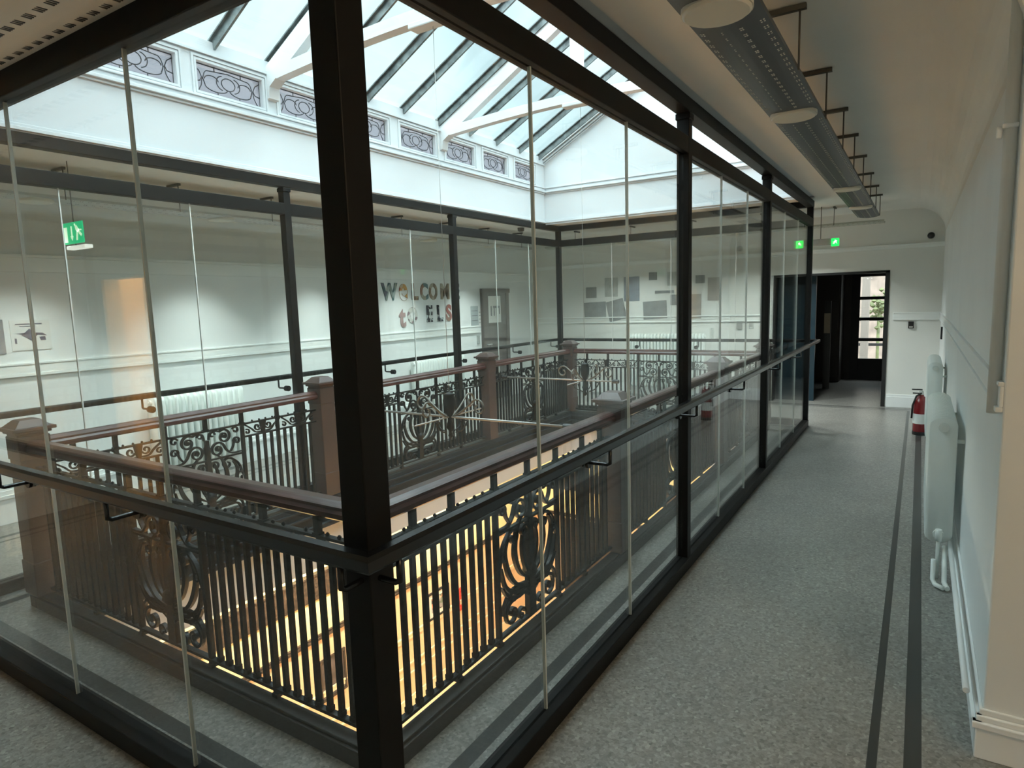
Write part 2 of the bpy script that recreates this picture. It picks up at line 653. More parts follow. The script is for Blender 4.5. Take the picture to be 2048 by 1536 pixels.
# glazed outer door
d2 = sgroup('door_2')
gx0, gx1, gz0, gz1 = -1.17, -0.53, 0.0, 2.2
dd = MB()
dd.box(gx0, -1.02, 14.60, 14.66, gz0, gz1)
dd.box(-0.60, gx1, 14.60, 14.66, gz0, gz1)
dd.box(-1.02, -0.60, 14.60, 14.66, gz0, 0.42)
dd.box(-1.02, -0.60, 14.60, 14.66, 2.04, gz1)
for z in (0.80, 1.21, 1.62):
    dd.box(-1.02, -0.60, 14.60, 14.66, z - 0.03, z + 0.03)
part('door_leaf', dd, M['dark'], d2, 0.003)
part('pane', MB().box(-1.02, -0.60, 14.625, 14.635, 0.42, 2.04), M['doorglass'], d2)

# skirting, dado and picture rails
def rail_y(mb, x, sgn, y0, y1, z, h, d):
    mb.box(x, x + sgn * d, y0, y1, z, z + h)
    mb.box(x, x + sgn * d * 0.6, y0, y1, z + h, z + h * 1.35)


bs = MB()
bs.box(XW, XW - 0.022, 2.78, YE, 0, 0.125)
bs.box(XW, XW - 0.034, 2.77, YE, 0.125, 0.150)
bs.box(XW, XW - 0.022, 2.78, YE, 0.150, 0.172)
bs.box(XW, XW - 0.012, 2.79, YE, 0.172, 0.195)
bs.box(XW - 0.022, 3.9, 2.778, 2.80, 0, 0.125)
bs.box(XW - 0.034, 3.9, 2.766, 2.80, 0.125, 0.150)
bs.box(XW - 0.022, 3.9, 2.778, 2.80, 0.150, 0.172)
bs.box(XW - 0.012, 3.9, 2.788, 2.80, 0.172, 0.195)
struct('baseboard_right', bs, M['gloss_white'], 0.004)
be = MB()
be.box(OX1 + 0.01, XW - 0.03, YE, YE - 0.022, 0, 0.16)
be.box(OX1 + 0.01, XW - 0.03, YE, YE - 0.014, 0.16, 0.195)
be.box(XLW + 0.03, OX0 - 0.02, YE, YE - 0.022, 0, 0.16)
be.box(XLW + 0.03, OX0 - 0.02, YE, YE - 0.014, 0.16, 0.195)
struct('baseboard_end', be, M['gloss_white'], 0.003)
bl = MB()
bl.box(XLW, XLW + 0.022, YB, 9.3, 0, 0.22)
bl.box(XLW, XLW + 0.034, YB, 9.3, 0.22, 0.25)
bl.box(XLW, XLW + 0.016, YB, 9.3, 0.25, 0.29)
bl.box(XLW, XLW + 0.022, 10.2, YE, 0, 0.22)
struct('baseboard_left', bl, M['gloss_white'], 0.003)
tr = MB()
tr.box(OX1 + 0.06, XW, YE, YE - 0.018, 1.41, 1.428)
tr.box(OX1 + 0.06, XW, YE, YE - 0.012, 1.33, 1.41)
tr.box(OX1 + 0.06, XW, YE, YE - 0.022, 1.315, 1.333)
tr.box(XLW, OX0 - 0.06, YE, YE - 0.022, 1.315, 1.333)
tr.box(XLW, OX0 - 0.06, YE, YE - 0.018, 1.41, 1.428)
tr.box(XLW, XW, YE, YE - 0.03, 2.40, 2.425)
tr.box(XLW, XW, YE, YE - 0.015, 2.36, 2.40)
struct('trim_2', tr, M['trimwhite'], 0.002)
t3 = MB()
t3.box(XLW, XLW + 0.022, YB, 9.3, 1.245, 1.27)
t3.box(XLW, XLW + 0.014, YB, 9.3, 1.27, 1.345)
t3.box(XLW, XLW + 0.02, YB, 9.3, 1.345, 1.362)
t3.box(XLW, XLW + 0.03, YB, YE, 2.265, 2.29)
t3.box(XLW, XLW + 0.015, YB, YE, 2.14, 2.265)
struct('trim_3', t3, M['trimwhite'], 0.002)
t4 = MB()
t4.box(XW, XW - 0.018, 2.8, YE, 1.405, 1.42)
t4.box(XW, XW - 0.012, 2.8, YE, 1.33, 1.405)
t4.box(XW, XW - 0.022, 2.8, YE, 1.312, 1.33)
struct('trim_4', t4, M['wall'], 0.003)

# ------------------------------------------------------------------ lower storey
lw = MB()
LWX, LWY = -6.55, 11.2


def lower_band(mb, z0, z1, d=0.0):
    mb.box(LWX - 0.15, LWX + d, -1.0, LWY, z0, z1)
    mb.box(LWX, 0.4, LWY - d, LWY + 0.15, z0, z1)
    mb.box(0.3 - d, 0.45, -1.0, LWY, z0, z1)
    mb.box(LWX, 0.4, -1.15, -1.0 + d, z0, z1)
    return mb


struct('wall_lower_frieze', lower_band(MB(), -1.66, -0.14), M['yellow_wall'])
struct('wall_lower_cream', lower_band(MB(), -2.52, -2.02), M['yellow_wall'])
struct('wall_lower_peach', lower_band(MB(), ZL, -2.58), M['peach_wall'])
struct('trim_5', lower_band(lower_band(MB(), -2.02, -1.69, 0.05), -1.69, -1.66, 0.08), M['oak'], 0.004)
struct('trim_6', lower_band(lower_band(MB(), -2.545, -2.52, 0.03), -2.58, -2.545, 0.05), M['oak'], 0.003)
g = MB()
for z0, z1, d in ((-3.36, -3.33, 0.03), (-3.42, -3.36, 0.02), (-3.84, -3.81, 0.02), (-4.0, -3.97, 0.02), (-4.6, -4.35, 0.03)):
    lower_band(g, z0, z1, d)
struct('trim_7', g, M['warmwhite'], 0.003)
struct('floor_lower', MB().box(LWX, 0.4, -1.1, 11.3, ZL - 0.1, ZL), M['peach_wall'])
# white painted downstand around the floor opening
ds = MB()
for z0, z1, o_ in ((-0.56, -0.14, 0.0),):
    ds.box(VX0 - 0.12, VX0 - 0.02, VY0 - 0.1, VY1 + 0.1, z0, z1)
    ds.box(VX1 + 0.02, VX1 + 0.12, VY0 - 0.1, VY1 + 0.1, z0, z1)
    ds.box(VX0 - 0.1, VX1 + 0.1, VY0 - 0.12, VY0 - 0.02, z0, z1)
    ds.box(VX0 - 0.1, VX1 + 0.1, VY1 + 0.02, VY1 + 0.12, z0, z1)
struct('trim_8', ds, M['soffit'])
struct('ceiling_lower', MB().box(LWX, VX0 - 0.1, -1, 11.2, -0.60, -0.56).box(VX1 + 0.1, 0.3, -1, 11.2, -0.60, -0.56)
       .box(VX0 - 0.1, VX1 + 0.1, -1, VY0 - 0.1, -0.60, -0.56).box(VX0 - 0.1, VX1 + 0.1, VY1 + 0.1, 11.2, -0.60, -0.56), M['lower_white'])
for k, (x, y) in enumerate(((-5.5, 2.4), (-5.5, 5.2), (-5.5, 8.0), (-3.1, 10.0), (-3.1, 0.2))):
    t = thing('ceiling_light', 'round warm ceiling light of the storey below, hidden under the landing', 'light', (x, y, -0.60), 0, 'warm ceiling lights of the lower storey')
    part('lamp_shade', MB().lathe((x, y, -0.68), [(0.12, 0), (0.16, 0.03), (0.16, 0.08)], 20), M['bulb'], t)
    lamp('lamp_light', 'POINT', (0, 0, -0.22), 165 if x < -5 else 14, (1.0, 0.90, 0.72), 0.12, parent=t)
# dark double door below at the far end
t = thing('double_door', 'dark wooden double door on the far wall of the storey below', 'door', (-5.3, LWY - 0.02, ZL))
part('door_frame', MB().box(-5.95, -4.75, LWY - 0.06, LWY, ZL, -2.62), M['darkwood'], t, 0.01)
part('door_panel', MB().box(-5.85, -5.38, LWY - 0.09, LWY - 0.06, ZL + 0.1, -2.75), M['oak'], t, 0.01)
part('door_panel', MB().box(-5.32, -4.85, LWY - 0.09, LWY - 0.06, ZL + 0.1, -2.75), M['oak'], t, 0.01)


def lower_picture(name, label, y0, y1, z0, z1, fm, pm, mount=None):
    t = thing(name, label, 'picture', (LWX, (y0 + y1) / 2, z0))
    f = 0.035
    mb = MB()
    mb.box(LWX, LWX + 0.03, y0, y1, z0, z0 + f).box(LWX, LWX + 0.03, y0, y1, z1 - f, z1)
    mb.box(LWX, LWX + 0.03, y0, y0 + f, z0 + f, z1 - f).box(LWX, LWX + 0.03, y1 - f, y1, z0 + f, z1 - f)
    part('picture_frame', mb, fm, t, 0.004)
    if mount:
        part('mount', MB().box(LWX, LWX + 0.012, y0 + f, y1 - f, z0 + f, z1 - f), mount, t)
        f = 0.11
    part('print', MB().box(LWX, LWX + 0.016, y0 + f, y1 - f, z0 + f, z1 - f), pm, t)


K = 6.55 / 4.4
mot = patch_material('mosaic_print', [(0.04, 0.04, 0.05), (0.5, 0.45, 0.35), (0.15, 0.2, 0.15), (0.6, 0.2, 0.1), (0.3, 0.3, 0.33)], 16)
lower_picture('framed_picture', 'black framed mosaic print on the peach wall of the storey below', 5.055 * K, 5.435 * K, 1.75 - 3.43 * K, 1.75 - 3.12 * K, M['dark'], mot, M['paper'])
lower_picture('red_picture', 'small red picture on the peach wall of the storey below', 5.60 * K, 5.77 * K, 1.75 - 3.54 * K, 1.75 - 3.27 * K,
              mat('red_frame', (0.5, 0.05, 0.03), 0.5), patch_material('red_print', [(0.6, 0.05, 0.03), (0.7, 0.3, 0.2), (0.5, 0.02, 0.02)], 20))
lower_picture('tall_picture', 'tall dark framed picture on the peach wall seen below the front spindles', 3.56 * K, 3.87 * K, 1.75 - 3.52 * K, 1.75 - 3.12 * K,
              M['darkwood'], mat('grey_print_dark', (0.10, 0.08, 0.08), 0.5, noise=(5, 0.7)))

# ------------------------------------------------------------------ roof lantern above the opening
Z1 = 3.885       # top of the window wall
LA = MB()
LA.box(LX0 - 0.15, LX0, LY0 - 0.15, LY1 + 0.15, ZC, 3.42)
LA.box(LX1, LX1 + 0.15, LY0 - 0.15, LY1 + 0.15, ZC, 3.42)
struct('wall_lantern_lower', LA, M['lantern_white'])
RZ = lambda x: Z1 + 0.538 * (min(x - LX0, LX1 - x))
xm = (LX0 + LX1) / 2
for nm, ya, yb in (('wall_lantern_far_gable', LY1, LY1 + 0.15), ('wall_lantern_near_gable', LY0 - 0.15, LY0)):
    gm = MB().prism([(LX0 - 0.15, ZC), (LX1 + 0.15, ZC), (LX1 + 0.15, Z1 - 0.08), (xm, RZ(xm) + 0.02), (LX0 - 0.15, Z1 - 0.08)], 'y', ya, yb)
    struct(nm, gm, M['lantern_white'])
mo = MB()


def ring_mould(mb, z0, z1, d):
    mb.box(LX0, LX0 + d, LY0, LY1, z0, z1)
    mb.box(LX1 - d, LX1, LY0, LY1, z0, z1)
    mb.box(LX0, LX1, LY0, LY0 + d, z0, z1)
    mb.box(LX0, LX1, LY1 - d, LY1, z0, z1)


for z0, z1, d in ((2.90, 2.925, 0.012), (2.925, 2.95, 0.03), (2.95, 2.97, 0.018), (3.35, 3.37, 0.02), (3.37, 3.395, 0.045), (3.395, 3.43, 0.02), (3.43, 3.445, 0.035)):
    ring_mould(mo, z0, z1, d)
struct('trim_9', mo, M['lantern_white'], 0.003)
vg = MB()
for off, w, d in ((0.0, 0.03, 0.045), (-0.05, 0.025, 0.03), (-0.09, 0.015, 0.02)):
    zz = lambda x: RZ(x) + off
    vg.prism([(LX0, zz(LX0)), (xm, zz(xm)), (LX1, zz(LX1)), (LX1, zz(LX1) - w), (xm, zz(xm) - w), (LX0, zz(LX0) - w)], 'y', LY1 - d, LY1)
struct('trim_10', vg, M['lantern_white'])

# window strip on both long sides: mullions, rails and leaded lights
wins = [(2.43 - 0.78 + 0.0, 2.25), (2.43, 3.03), (3.20, 3.80), (3.98, 4.58), (4.75, 5.35), (5.555, 6.155), (6.355, 6.93), (7.14, 7.70), (7.915, 8.445)]
for sd, (X, sg) in enumerate(((LX0, 1), (LX1, -1))):
    wf = MB()
    wf.box(X, X - sg * 0.12, LY0, LY1, 3.42, 3.485)
    wf.box(X, X - sg * 0.12, LY0, LY1, 3.71, Z1)
    prev = LY0
    for a, b in wins:
        wf.box(X, X - sg * 0.12, prev, a, 3.485, 3.71)
        prev = b
    wf.box(X, X - sg * 0.12, prev, LY1, 3.485, 3.71)
    # raised frame mouldings
    for a, b in wins:
        for e_, dd_ in ((0.045, 0.012), (0.02, 0.006)):
            z0_, z1_ = 3.485 - e_, 3.71 + e_
            a_, b_ = a - e_, b + e_
            t_ = 0.018
            wf.box(X, X + sg * dd_, a_, b_, z0_, z0_ + t_).box(X, X + sg * dd_, a_, b_, z1_ - t_, z1_)
            wf.box(X, X + sg * dd_, a_, a_ + t_, z0_ + t_, z1_ - t_).box(X, X + sg * dd_, b_ - t_, b_, z0_ + t_, z1_ - t_)
    wf.box(X, X + sg * 0.022, LY0, LY1, Z1 - 0.115, Z1 - 0.095)
    struct('wall_lantern_windows', wf, M['lantern_white'], 0.0)
    for n, (a, b) in enumerate(wins):
        win = sgroup('window_%d' % (sd * 9 + n + 1))
        xg = X - sg * 0.045
        part('leaded_pane', MB().box(xg - 0.003, xg + 0.003, a, b, 3.485, 3.71), M['stain_a'], win)
        cm = MB()
        yc, zc, hw, hh = (a + b) / 2, 3.5975, (b - a) / 2, 0.1125

        def came(pts, cm=cm, xg=xg, yc=yc, zc=zc, sg=sg):
            cm.tube([(xg + sg * 0.004, yc + p[0], zc + p[1]) for p in pts], 0.0042, 5)

        def oval(cx, cz, rx, rz, a0=0, a1=360, n_=16):
            return [(cx + rx * math.cos(math.radians(a0 + (a1 - a0) * i / n_)), cz + rz * math.sin(math.radians(a0 + (a1 - a0) * i / n_))) for i in range(n_ + 1)]
        came(oval(0, 0.005, 0.062, 0.048))
        for q in (-1, 1):
            came(oval(q * 0.045, 0.005, 0.062, 0.055, -80 if q > 0 else 100, 80 if q > 0 else 260))
            came(oval(q * 0.15, 0.005, 0.06, 0.035, 0, 180, 10))
            came(oval(q * 0.11, -0.04, 0.10, 0.038, 180, 360, 12))
            came([(q * 0.21, -0.04), (q * 0.225, 0.005), (q * 0.21, 0.05), (q * 0.19, 0.07), (0.0, 0.088)])
            came([(q * hw, 0.085), (q * 0.255, 0.055), (q * 0.235, 0.01), (q * 0.252, -0.02), (q * hw, -0.03)])
            came([(q * 0.232, 0.005), (q * 0.242, -0.05), (q * 0.265, -0.09), (q * hw, -0.1125)])
            came([(q * 0.10, -0.078), (q * 0.10, -0.1125)])
            came([(q * 0.12, 0.078), (q * 0.12, 0.1125)])
        came([(-hw + 0.005, -hh + 0.005), (hw - 0.005, -hh + 0.005), (hw - 0.005, hh - 0.005), (-hw + 0.005, hh - 0.005), (-hw + 0.005, -hh + 0.005)])
        part('lead_cames', cm, M['lead'], win)

# sloping glass roof
sky = thing('skylight', 'pitched patterned glass roof of the lantern over the stairwell', 'skylight', (xm, (LY0 + LY1) / 2, Z1))
bars_y = [1.62, 2.22, 2.80, 3.37, 3.90, 4.49, 5.08, 5.62, 6.24, 6.85, 7.46, 8.05, 8.60]
for sg, X in ((1, LX0), (-1, LX1)):
    zf = lambda d: Z1 + 0.538 * d
    H_ = xm - LX0
    q = [(X - sg * 0.15, zf(-0.15) + 0.03), (X + sg * H_, zf(H_) + 0.03), (X + sg * H_, zf(H_) + 0.042), (X - sg * 0.15, zf(-0.15) + 0.042)]
    edges = [LY0 - 0.15] + bars_y + [LY1 + 0.15]
    for y0, y1 in zip(edges[:-1], edges[1:]):
        part('glass_pane', MB().prism(q, 'y', y0 + 0.004, y1 - 0.004), M['skyglass'], sky)
    for y in bars_y:
        bm = MB()
        p0 = Vector((X - sg * 0.02, y, zf(-0.02)))
        p1 = Vector((X + sg * H_, y, zf(H_)))
        nrm = Vector((-sg * 0.474, 0, 0.8805))
        # inverted T section
        vs = []
        for P_ in (p0, p1):
            for dy, dn in ((-0.033, 0.03), (0.033, 0.03), (0.033, 0.018), (0.010, 0.018), (0.010, -0.05), (-0.010, -0.05), (-0.010, 0.018), (-0.033, 0.018)):
                vs.append(P_ + Vector((0, dy, 0)) + nrm * dn)
        n_ = 8
        bm.add(vs, [tuple(range(n_))[::-1], tuple(range(n_, 2 * n_))] + [(i, (i + 1) % n_, n_ + (i + 1) % n_, n_ + i) for i in range(n_)])
        part('glazing_bar', bm, M['bar'], sky)
part('ridge', MB().box(xm - 0.04, xm + 0.04, LY0 - 0.15, LY1 + 0.15, RZ(xm) - 0.06, RZ(xm) + 0.06), M['truss'], sky)

for k, (y, lab) in enumerate(((3.89, 'nearer white roof truss, partly behind the black corner post'),
                              (6.29, 'farther white roof truss with king post, near the gable'))):
    t = thing('roof_truss', lab, 'truss', (LX0, y, 3.75), 0, 'white trusses of the roof lantern')
    w = 0.05
    # cambered tie beam with deep shaped ends
    up_, lo = [], []
    for i in range(25):
        s = i / 24
        x = LX0 + s * (LX1 - LX0)
        c_ = math.sin(PI * s)
        up_.append((x, 3.80 + 0.075 * c_))
        e_ = min(s, 1 - s)
        lo.append((x, 3.70 + 0.085 * c_ - 0.0 + (0.0 if e_ > 0.12 else 0.0)))
    tb = MB()
    tb.v, tb.f, tb.sm = [], [], []
    n_ = len(up_)
    for yy in (y - w + 0.003, y + w - 0.003):
        tb.v += [(p[0], yy, p[1]) for p in up_] + [(p[0], yy, p[1]) for p in lo]
    for i in range(n_ - 1):
        tb.f += [(i, i + 1, n_ + i + 1, n_ + i), (2 * n_ + i, 3 * n_ + i, 3 * n_ + i + 1, 2 * n_ + i + 1),
                 (i, 2 * n_ + i, 2 * n_ + i + 1, i + 1), (n_ + i, n_ + i + 1, 3 * n_ + i + 1, 3 * n_ + i)]
    tb.f += [(0, n_, 3 * n_, 2 * n_), (n_ - 1, 3 * n_ - 1, 4 * n_ - 1, 2 * n_ - 1)]
    tb.sm = [False] * len(tb.f)
    part('tie_beam', tb, M['truss'], t)
    for sg, X in ((1, LX0), (-1, LX1)):
        pr = MB().prism([(X, 3.70), (X + sg * 0.18, 3.74), (xm, RZ(xm) - 0.20), (xm, RZ(xm) - 0.055), (X, Z1 - 0.05)], 'y', y - w + 0.007, y + w - 0.007)
        part('principal_rafter', pr, M['truss'], t)
        kb = MB().prism([(X, 3.56), (X + sg * 0.035, 3.57), (X + sg * 0.05, 3.66), (X + sg * 0.14, 3.715), (X, 3.72)], 'y', y - w - 0.003, y + w + 0.003)
        part('shaped_bracket', kb, M['truss'], t)
    part('king_post', MB().box(xm - 0.055, xm + 0.055, y - w - 0.004, y + w + 0.004, 3.76, RZ(xm) - 0.08), M['truss'], t, 0.004)
    part('drop_block', MB().box(xm - 0.16, xm + 0.16, y - w - 0.006, y + w + 0.006, 3.745, 3.79), M['truss'], t, 0.01)

# ------------------------------------------------------------------ glass screens
BASE, TB0, TB1 = 0.082, 2.60, 2.70


def screen(name, label, axis, const, a0, a1, posts, joints, pw=0.035, corner0=None, corner1=None):
    """axis 'y': the screen runs along y at x=const; axis 'x': along x at y=const"""
    if axis == 'y':
        B = lambda mb, s0, s1, h, z0, z1: mb.box(const - h, const + h, s0, s1, z0, z1)
        base = (const, a0, 0)
    else:
        B = lambda mb, s0, s1, h, z0, z1: mb.box(s0, s1, const - h, const + h, z0, z1)
        base = (a0, const, 0)
    t = thing(name, label, 'glass screen', base, 0, 'black framed glass screens round the stairwell')
    ends = [a0] + posts + [a1]
    part('head_beam', B(MB(), a0, a1, 0.045, 2.84, ZC - 0.003), M['black_steel'], t, 0.003)
    part('transom', B(MB(), a0, a1, 0.036, TB0, TB1), M['black_steel'], t, 0.004)
    part('base_rail', B(MB(), a0, a1, 0.045, 0.002, BASE), M['black_steel'], t, 0.004)
    for p in posts:
        part('post', B(MB(), p - pw, p + pw, 0.037, BASE, 2.84), M['black_steel'], t, 0.003)
        part('post_collar', B(MB(), p - pw - 0.006, p + pw + 0.006, 0.044, 2.80, 2.835), M['black_steel'], t, 0.003)
    if corner0:
        cw = corner0
        part('corner_post', B(MB(), a0 - cw, a0 + cw, cw, 0.002, 2.845), M['black_steel'], t, 0.004)
    if corner1:
        cw = corner1
        part('corner_post', B(MB(), a1 - cw, a1 + cw, cw, 0.002, 2.845), M['black_steel'], t, 0.004)
    stops = sorted(ends + joints)
    for s0, s1 in zip(stops[:-1], stops[1:]):
        part('glass_pane', B(MB(), s0 + (0.037 if s0 in ends else 0.004), s1 - (0.037 if s1 in ends else 0.004), 0.006, BASE, TB0), M['glass'], t)
    for j in joints:
        part('glass_joint', B(MB(), j - 0.004, j + 0.004, 0.0065, BASE, TB0), M['joint'], t)
    return t


P1_, P2_ = 3.972, 6.455
jr = [2.135, 3.055, 4.83, 5.66, 7.39, 8.27]
screen('glass_screen', 'black framed glass screen along the right corridor with the nearest corner post', 'y', XR, YN, YF, [P1_, P2_], jr, corner0=0.046, corner1=0.036)
screen('glass_screen', 'black framed glass screen on the far left side of the stairwell', 'y', XL, YN, YF, [P1_, P2_], jr, corner0=0.036, corner1=0.036)
screen('glass_screen', 'black framed glass screen across the near side, running off the left of the photo', 'x', YN, XL + 0.04, XR - 0.047, [], [-3.99, -3.105, -2.205])
screen('glass_screen', 'black framed glass screen across the far end of the stairwell', 'x', YF, XL + 0.04, XR - 0.04, [], [-3.99, -3.07, -2.16])

# black handrails fixed to the outside of the glass
HP = [(-0.024, -0.014), (-0.018, -0.022), (0.018, -0.022), (0.024, -0.014), (0.024, 0.012), (0.014, 0.022), (-0.014, 0.022), (-0.024, 0.012)]
ZH = 1.125


def handrail(label, axis, const, gl, a0, a1, m0, m1, spots):
    """const: centre of the rail; gl: glass plane; m0, m1: mitre signs at both ends"""
    base = (const, (a0 + a1) / 2, ZH) if axis == 'y' else ((a0 + a1) / 2, const, ZH)
    t = thing('metal_handrail', label, 'handrail', base, 0, 'black metal handrails on the glass')
    s = 1 if gl < const else -1     # outward direction
    mb = MB()
    vs = []
    for a, mi in ((a0, m0), (a1, m1)):
        for o_, z in HP:
            sa = a + mi * o_ * s
            vs.append((const + o_, sa, ZH + z) if axis == 'y' else (sa, const + o_, ZH + z))
    n = len(HP)
    mb.add(vs, [tuple(range(n)), tuple(range(2 * n - 1, n - 1, -1))] + [(i, n + i, n + (i + 1) % n, (i + 1) % n) for i in range(n)])
    part('rail', mb, M['rail_steel'], t)
    for q, dr in spots:
        def Pt(c_, a_, z):
            return (c_, a_, z) if axis == 'y' else (a_, c_, z)
        br = MB()
        br.tube([Pt(const, q, ZH - 0.015), Pt(const, q, ZH - 0.075), Pt(const, q, ZH - 0.088), Pt(const - s * 0.013, q, ZH - 0.095), Pt(gl, q, ZH - 0.095), Pt(gl - s * 0.03, q, ZH - 0.095)], 0.0085, 8)
        b_ = part('bracket', br, M['rail_steel'], t)
        bo = MB()
        for g0, g1 in ((s * 0.0065, s * 0.02), (-s * 0.0065, -s * 0.02)):
            pr_ = [(0.026, g0), (0.026, g1)] if g0 < g1 else [(0.026, g1), (0.026, g0)]
            bo.lathe(Pt(gl, q, ZH - 0.095) if axis == 'y' else (q, gl, ZH - 0.095), pr_, 14, 'x' if axis == 'y' else 'y')
        sub('boss', bo, M['rail_steel'], b_, t)
    return t


RO = 0.118
handrail('black metal handrail on the right corridor side of the glass', 'y', XR + RO, XR, YN - RO, YF + RO, -1, 1, [(1.19, 0), (2.55, 0), (3.85, 0), (5.1, 0), (6.6, 0), (7.9, 0)])
handrail('black metal handrail along the far left glass screen', 'y', XL - RO, XL, YN - RO, YF + RO, -1, 1, [(1.3, 0), (2.60, 0), (3.85, 0), (5.27, 0), (6.6, 0), (7.95, 0), (9.1, 0)])
handrail('black metal handrail across the near glass screen at lower left', 'x', YN - RO, YN, XL - RO, XR + RO, -1, 1, [(-4.6, 0), (-3.30, 0), (-2.40, 0), (-1.225, 0)])
handrail('black metal handrail across the far end of the glass enclosure', 'x', YF + RO, YF, XL - RO, XR + RO, -1, 1, [(-4.7, 0), (-3.60, 0), (-2.70, 0), (-1.5, 0)])

# ------------------------------------------------------------------ old iron balustrade round the opening
BX0, BX1, BY0, BY1 = -4.46, -1.67, 1.63, 8.68
kb_ = MB()
ring = lambda mb, o0, o1, z0, z1: (mb.box(BX0 - o0, BX0 + o1, BY0 - o0, BY1 + o0, z0, z1), mb.box(BX1 - o1, BX1 + o0, BY0 - o0, BY1 + o0, z0, z1),
                                   mb.box(BX0 + o1, BX1 - o1, BY0 - o0, BY0 + o1, z0, z1), mb.box(BX0 + o1, BX1 - o1, BY1 - o1, BY1 + o0, z0, z1))
ring(kb_, 0.07, 0.004, 0.0, 0.072)
ring(kb_, 0.058, 0.004, 0.072, 0.088)
struct('trim_11', kb_, M['kerb'], 0.004)
fs = MB()
for o0, o1, z0, z1 in ((0.004, 0.016, -0.17, 0.06), (0.004, 0.030, 0.0, 0.02), (0.004, 0.040, -0.07, -0.05), (0.004, 0.050, -0.19, -0.15)):
    ring(fs, o0, o1, z0, z1)
struct('trim_12', fs, M['fascia'], 0.003)

ZTOP, ZMID, ZBOT, ZR0, ZR1 = 0.87, 0.768, 0.125, 0.965, 1.035


def spiral(cx, cz, r0, r1, a0, a1, n=22):
    return [(cx + (r0 + (r1 - r0) * i / n) * math.cos(math.radians(a0 + (a1 - a0) * i / n)),
             cz + (r0 + (r1 - r0) * i / n) * math.sin(math.radians(a0 + (a1 - a0) * i / n))) for i in range(n + 1)]


def curve(*pts, n=14):
    """Catmull-Rom through the points"""
    P_ = [pts[0]] + list(pts) + [pts[-1]]
    out = []
    for i in range(1, len(P_) - 2):
        p0, p1, p2, p3 = P_[i - 1], P_[i], P_[i + 1], P_[i + 2]
        for k in range(n):
            t = k / n
            out.append(tuple(0.5 * ((2 * p1[j]) + (-p0[j] + p2[j]) * t + (2 * p0[j] - 5 * p1[j] + 4 * p2[j] - p3[j]) * t * t + (-p0[j] + 3 * p1[j] - 3 * p2[j] + p3[j]) * t ** 3) for j in (0, 1)))
    out.append(pts[-1])
    return out


MS = {}
D_ = 0.020
mb = MB().box(-0.010, 0.010, -0.010, 0.010, ZBOT, ZMID)
mb.box(-0.013, 0.013, -0.013, 0.013, ZBOT + 0.01, ZBOT + 0.03)
MS['spindle'] = mb.mesh('spindle', M['iron'])
mb = MB().box(-0.012, 0.012, -0.012, 0.012, 0.088, ZTOP + 0.004).box(-0.017, 0.017, -0.017, 0.017, 0.088, 0.105)
MS['standard'] = mb.mesh('standard', M['iron'])
mb = MB().box(-0.014, 0.014, -0.011, 0.011, ZTOP, ZR0 + 0.01).box(-0.02, 0.02, -0.014, 0.014, ZTOP, ZTOP + 0.014)
MS['rail_stub'] = mb.mesh('rail_stub', M['iron'])

# the cast scroll panel (0.61 m wide): stem, fan of leaves, volutes
W2 = 0.285


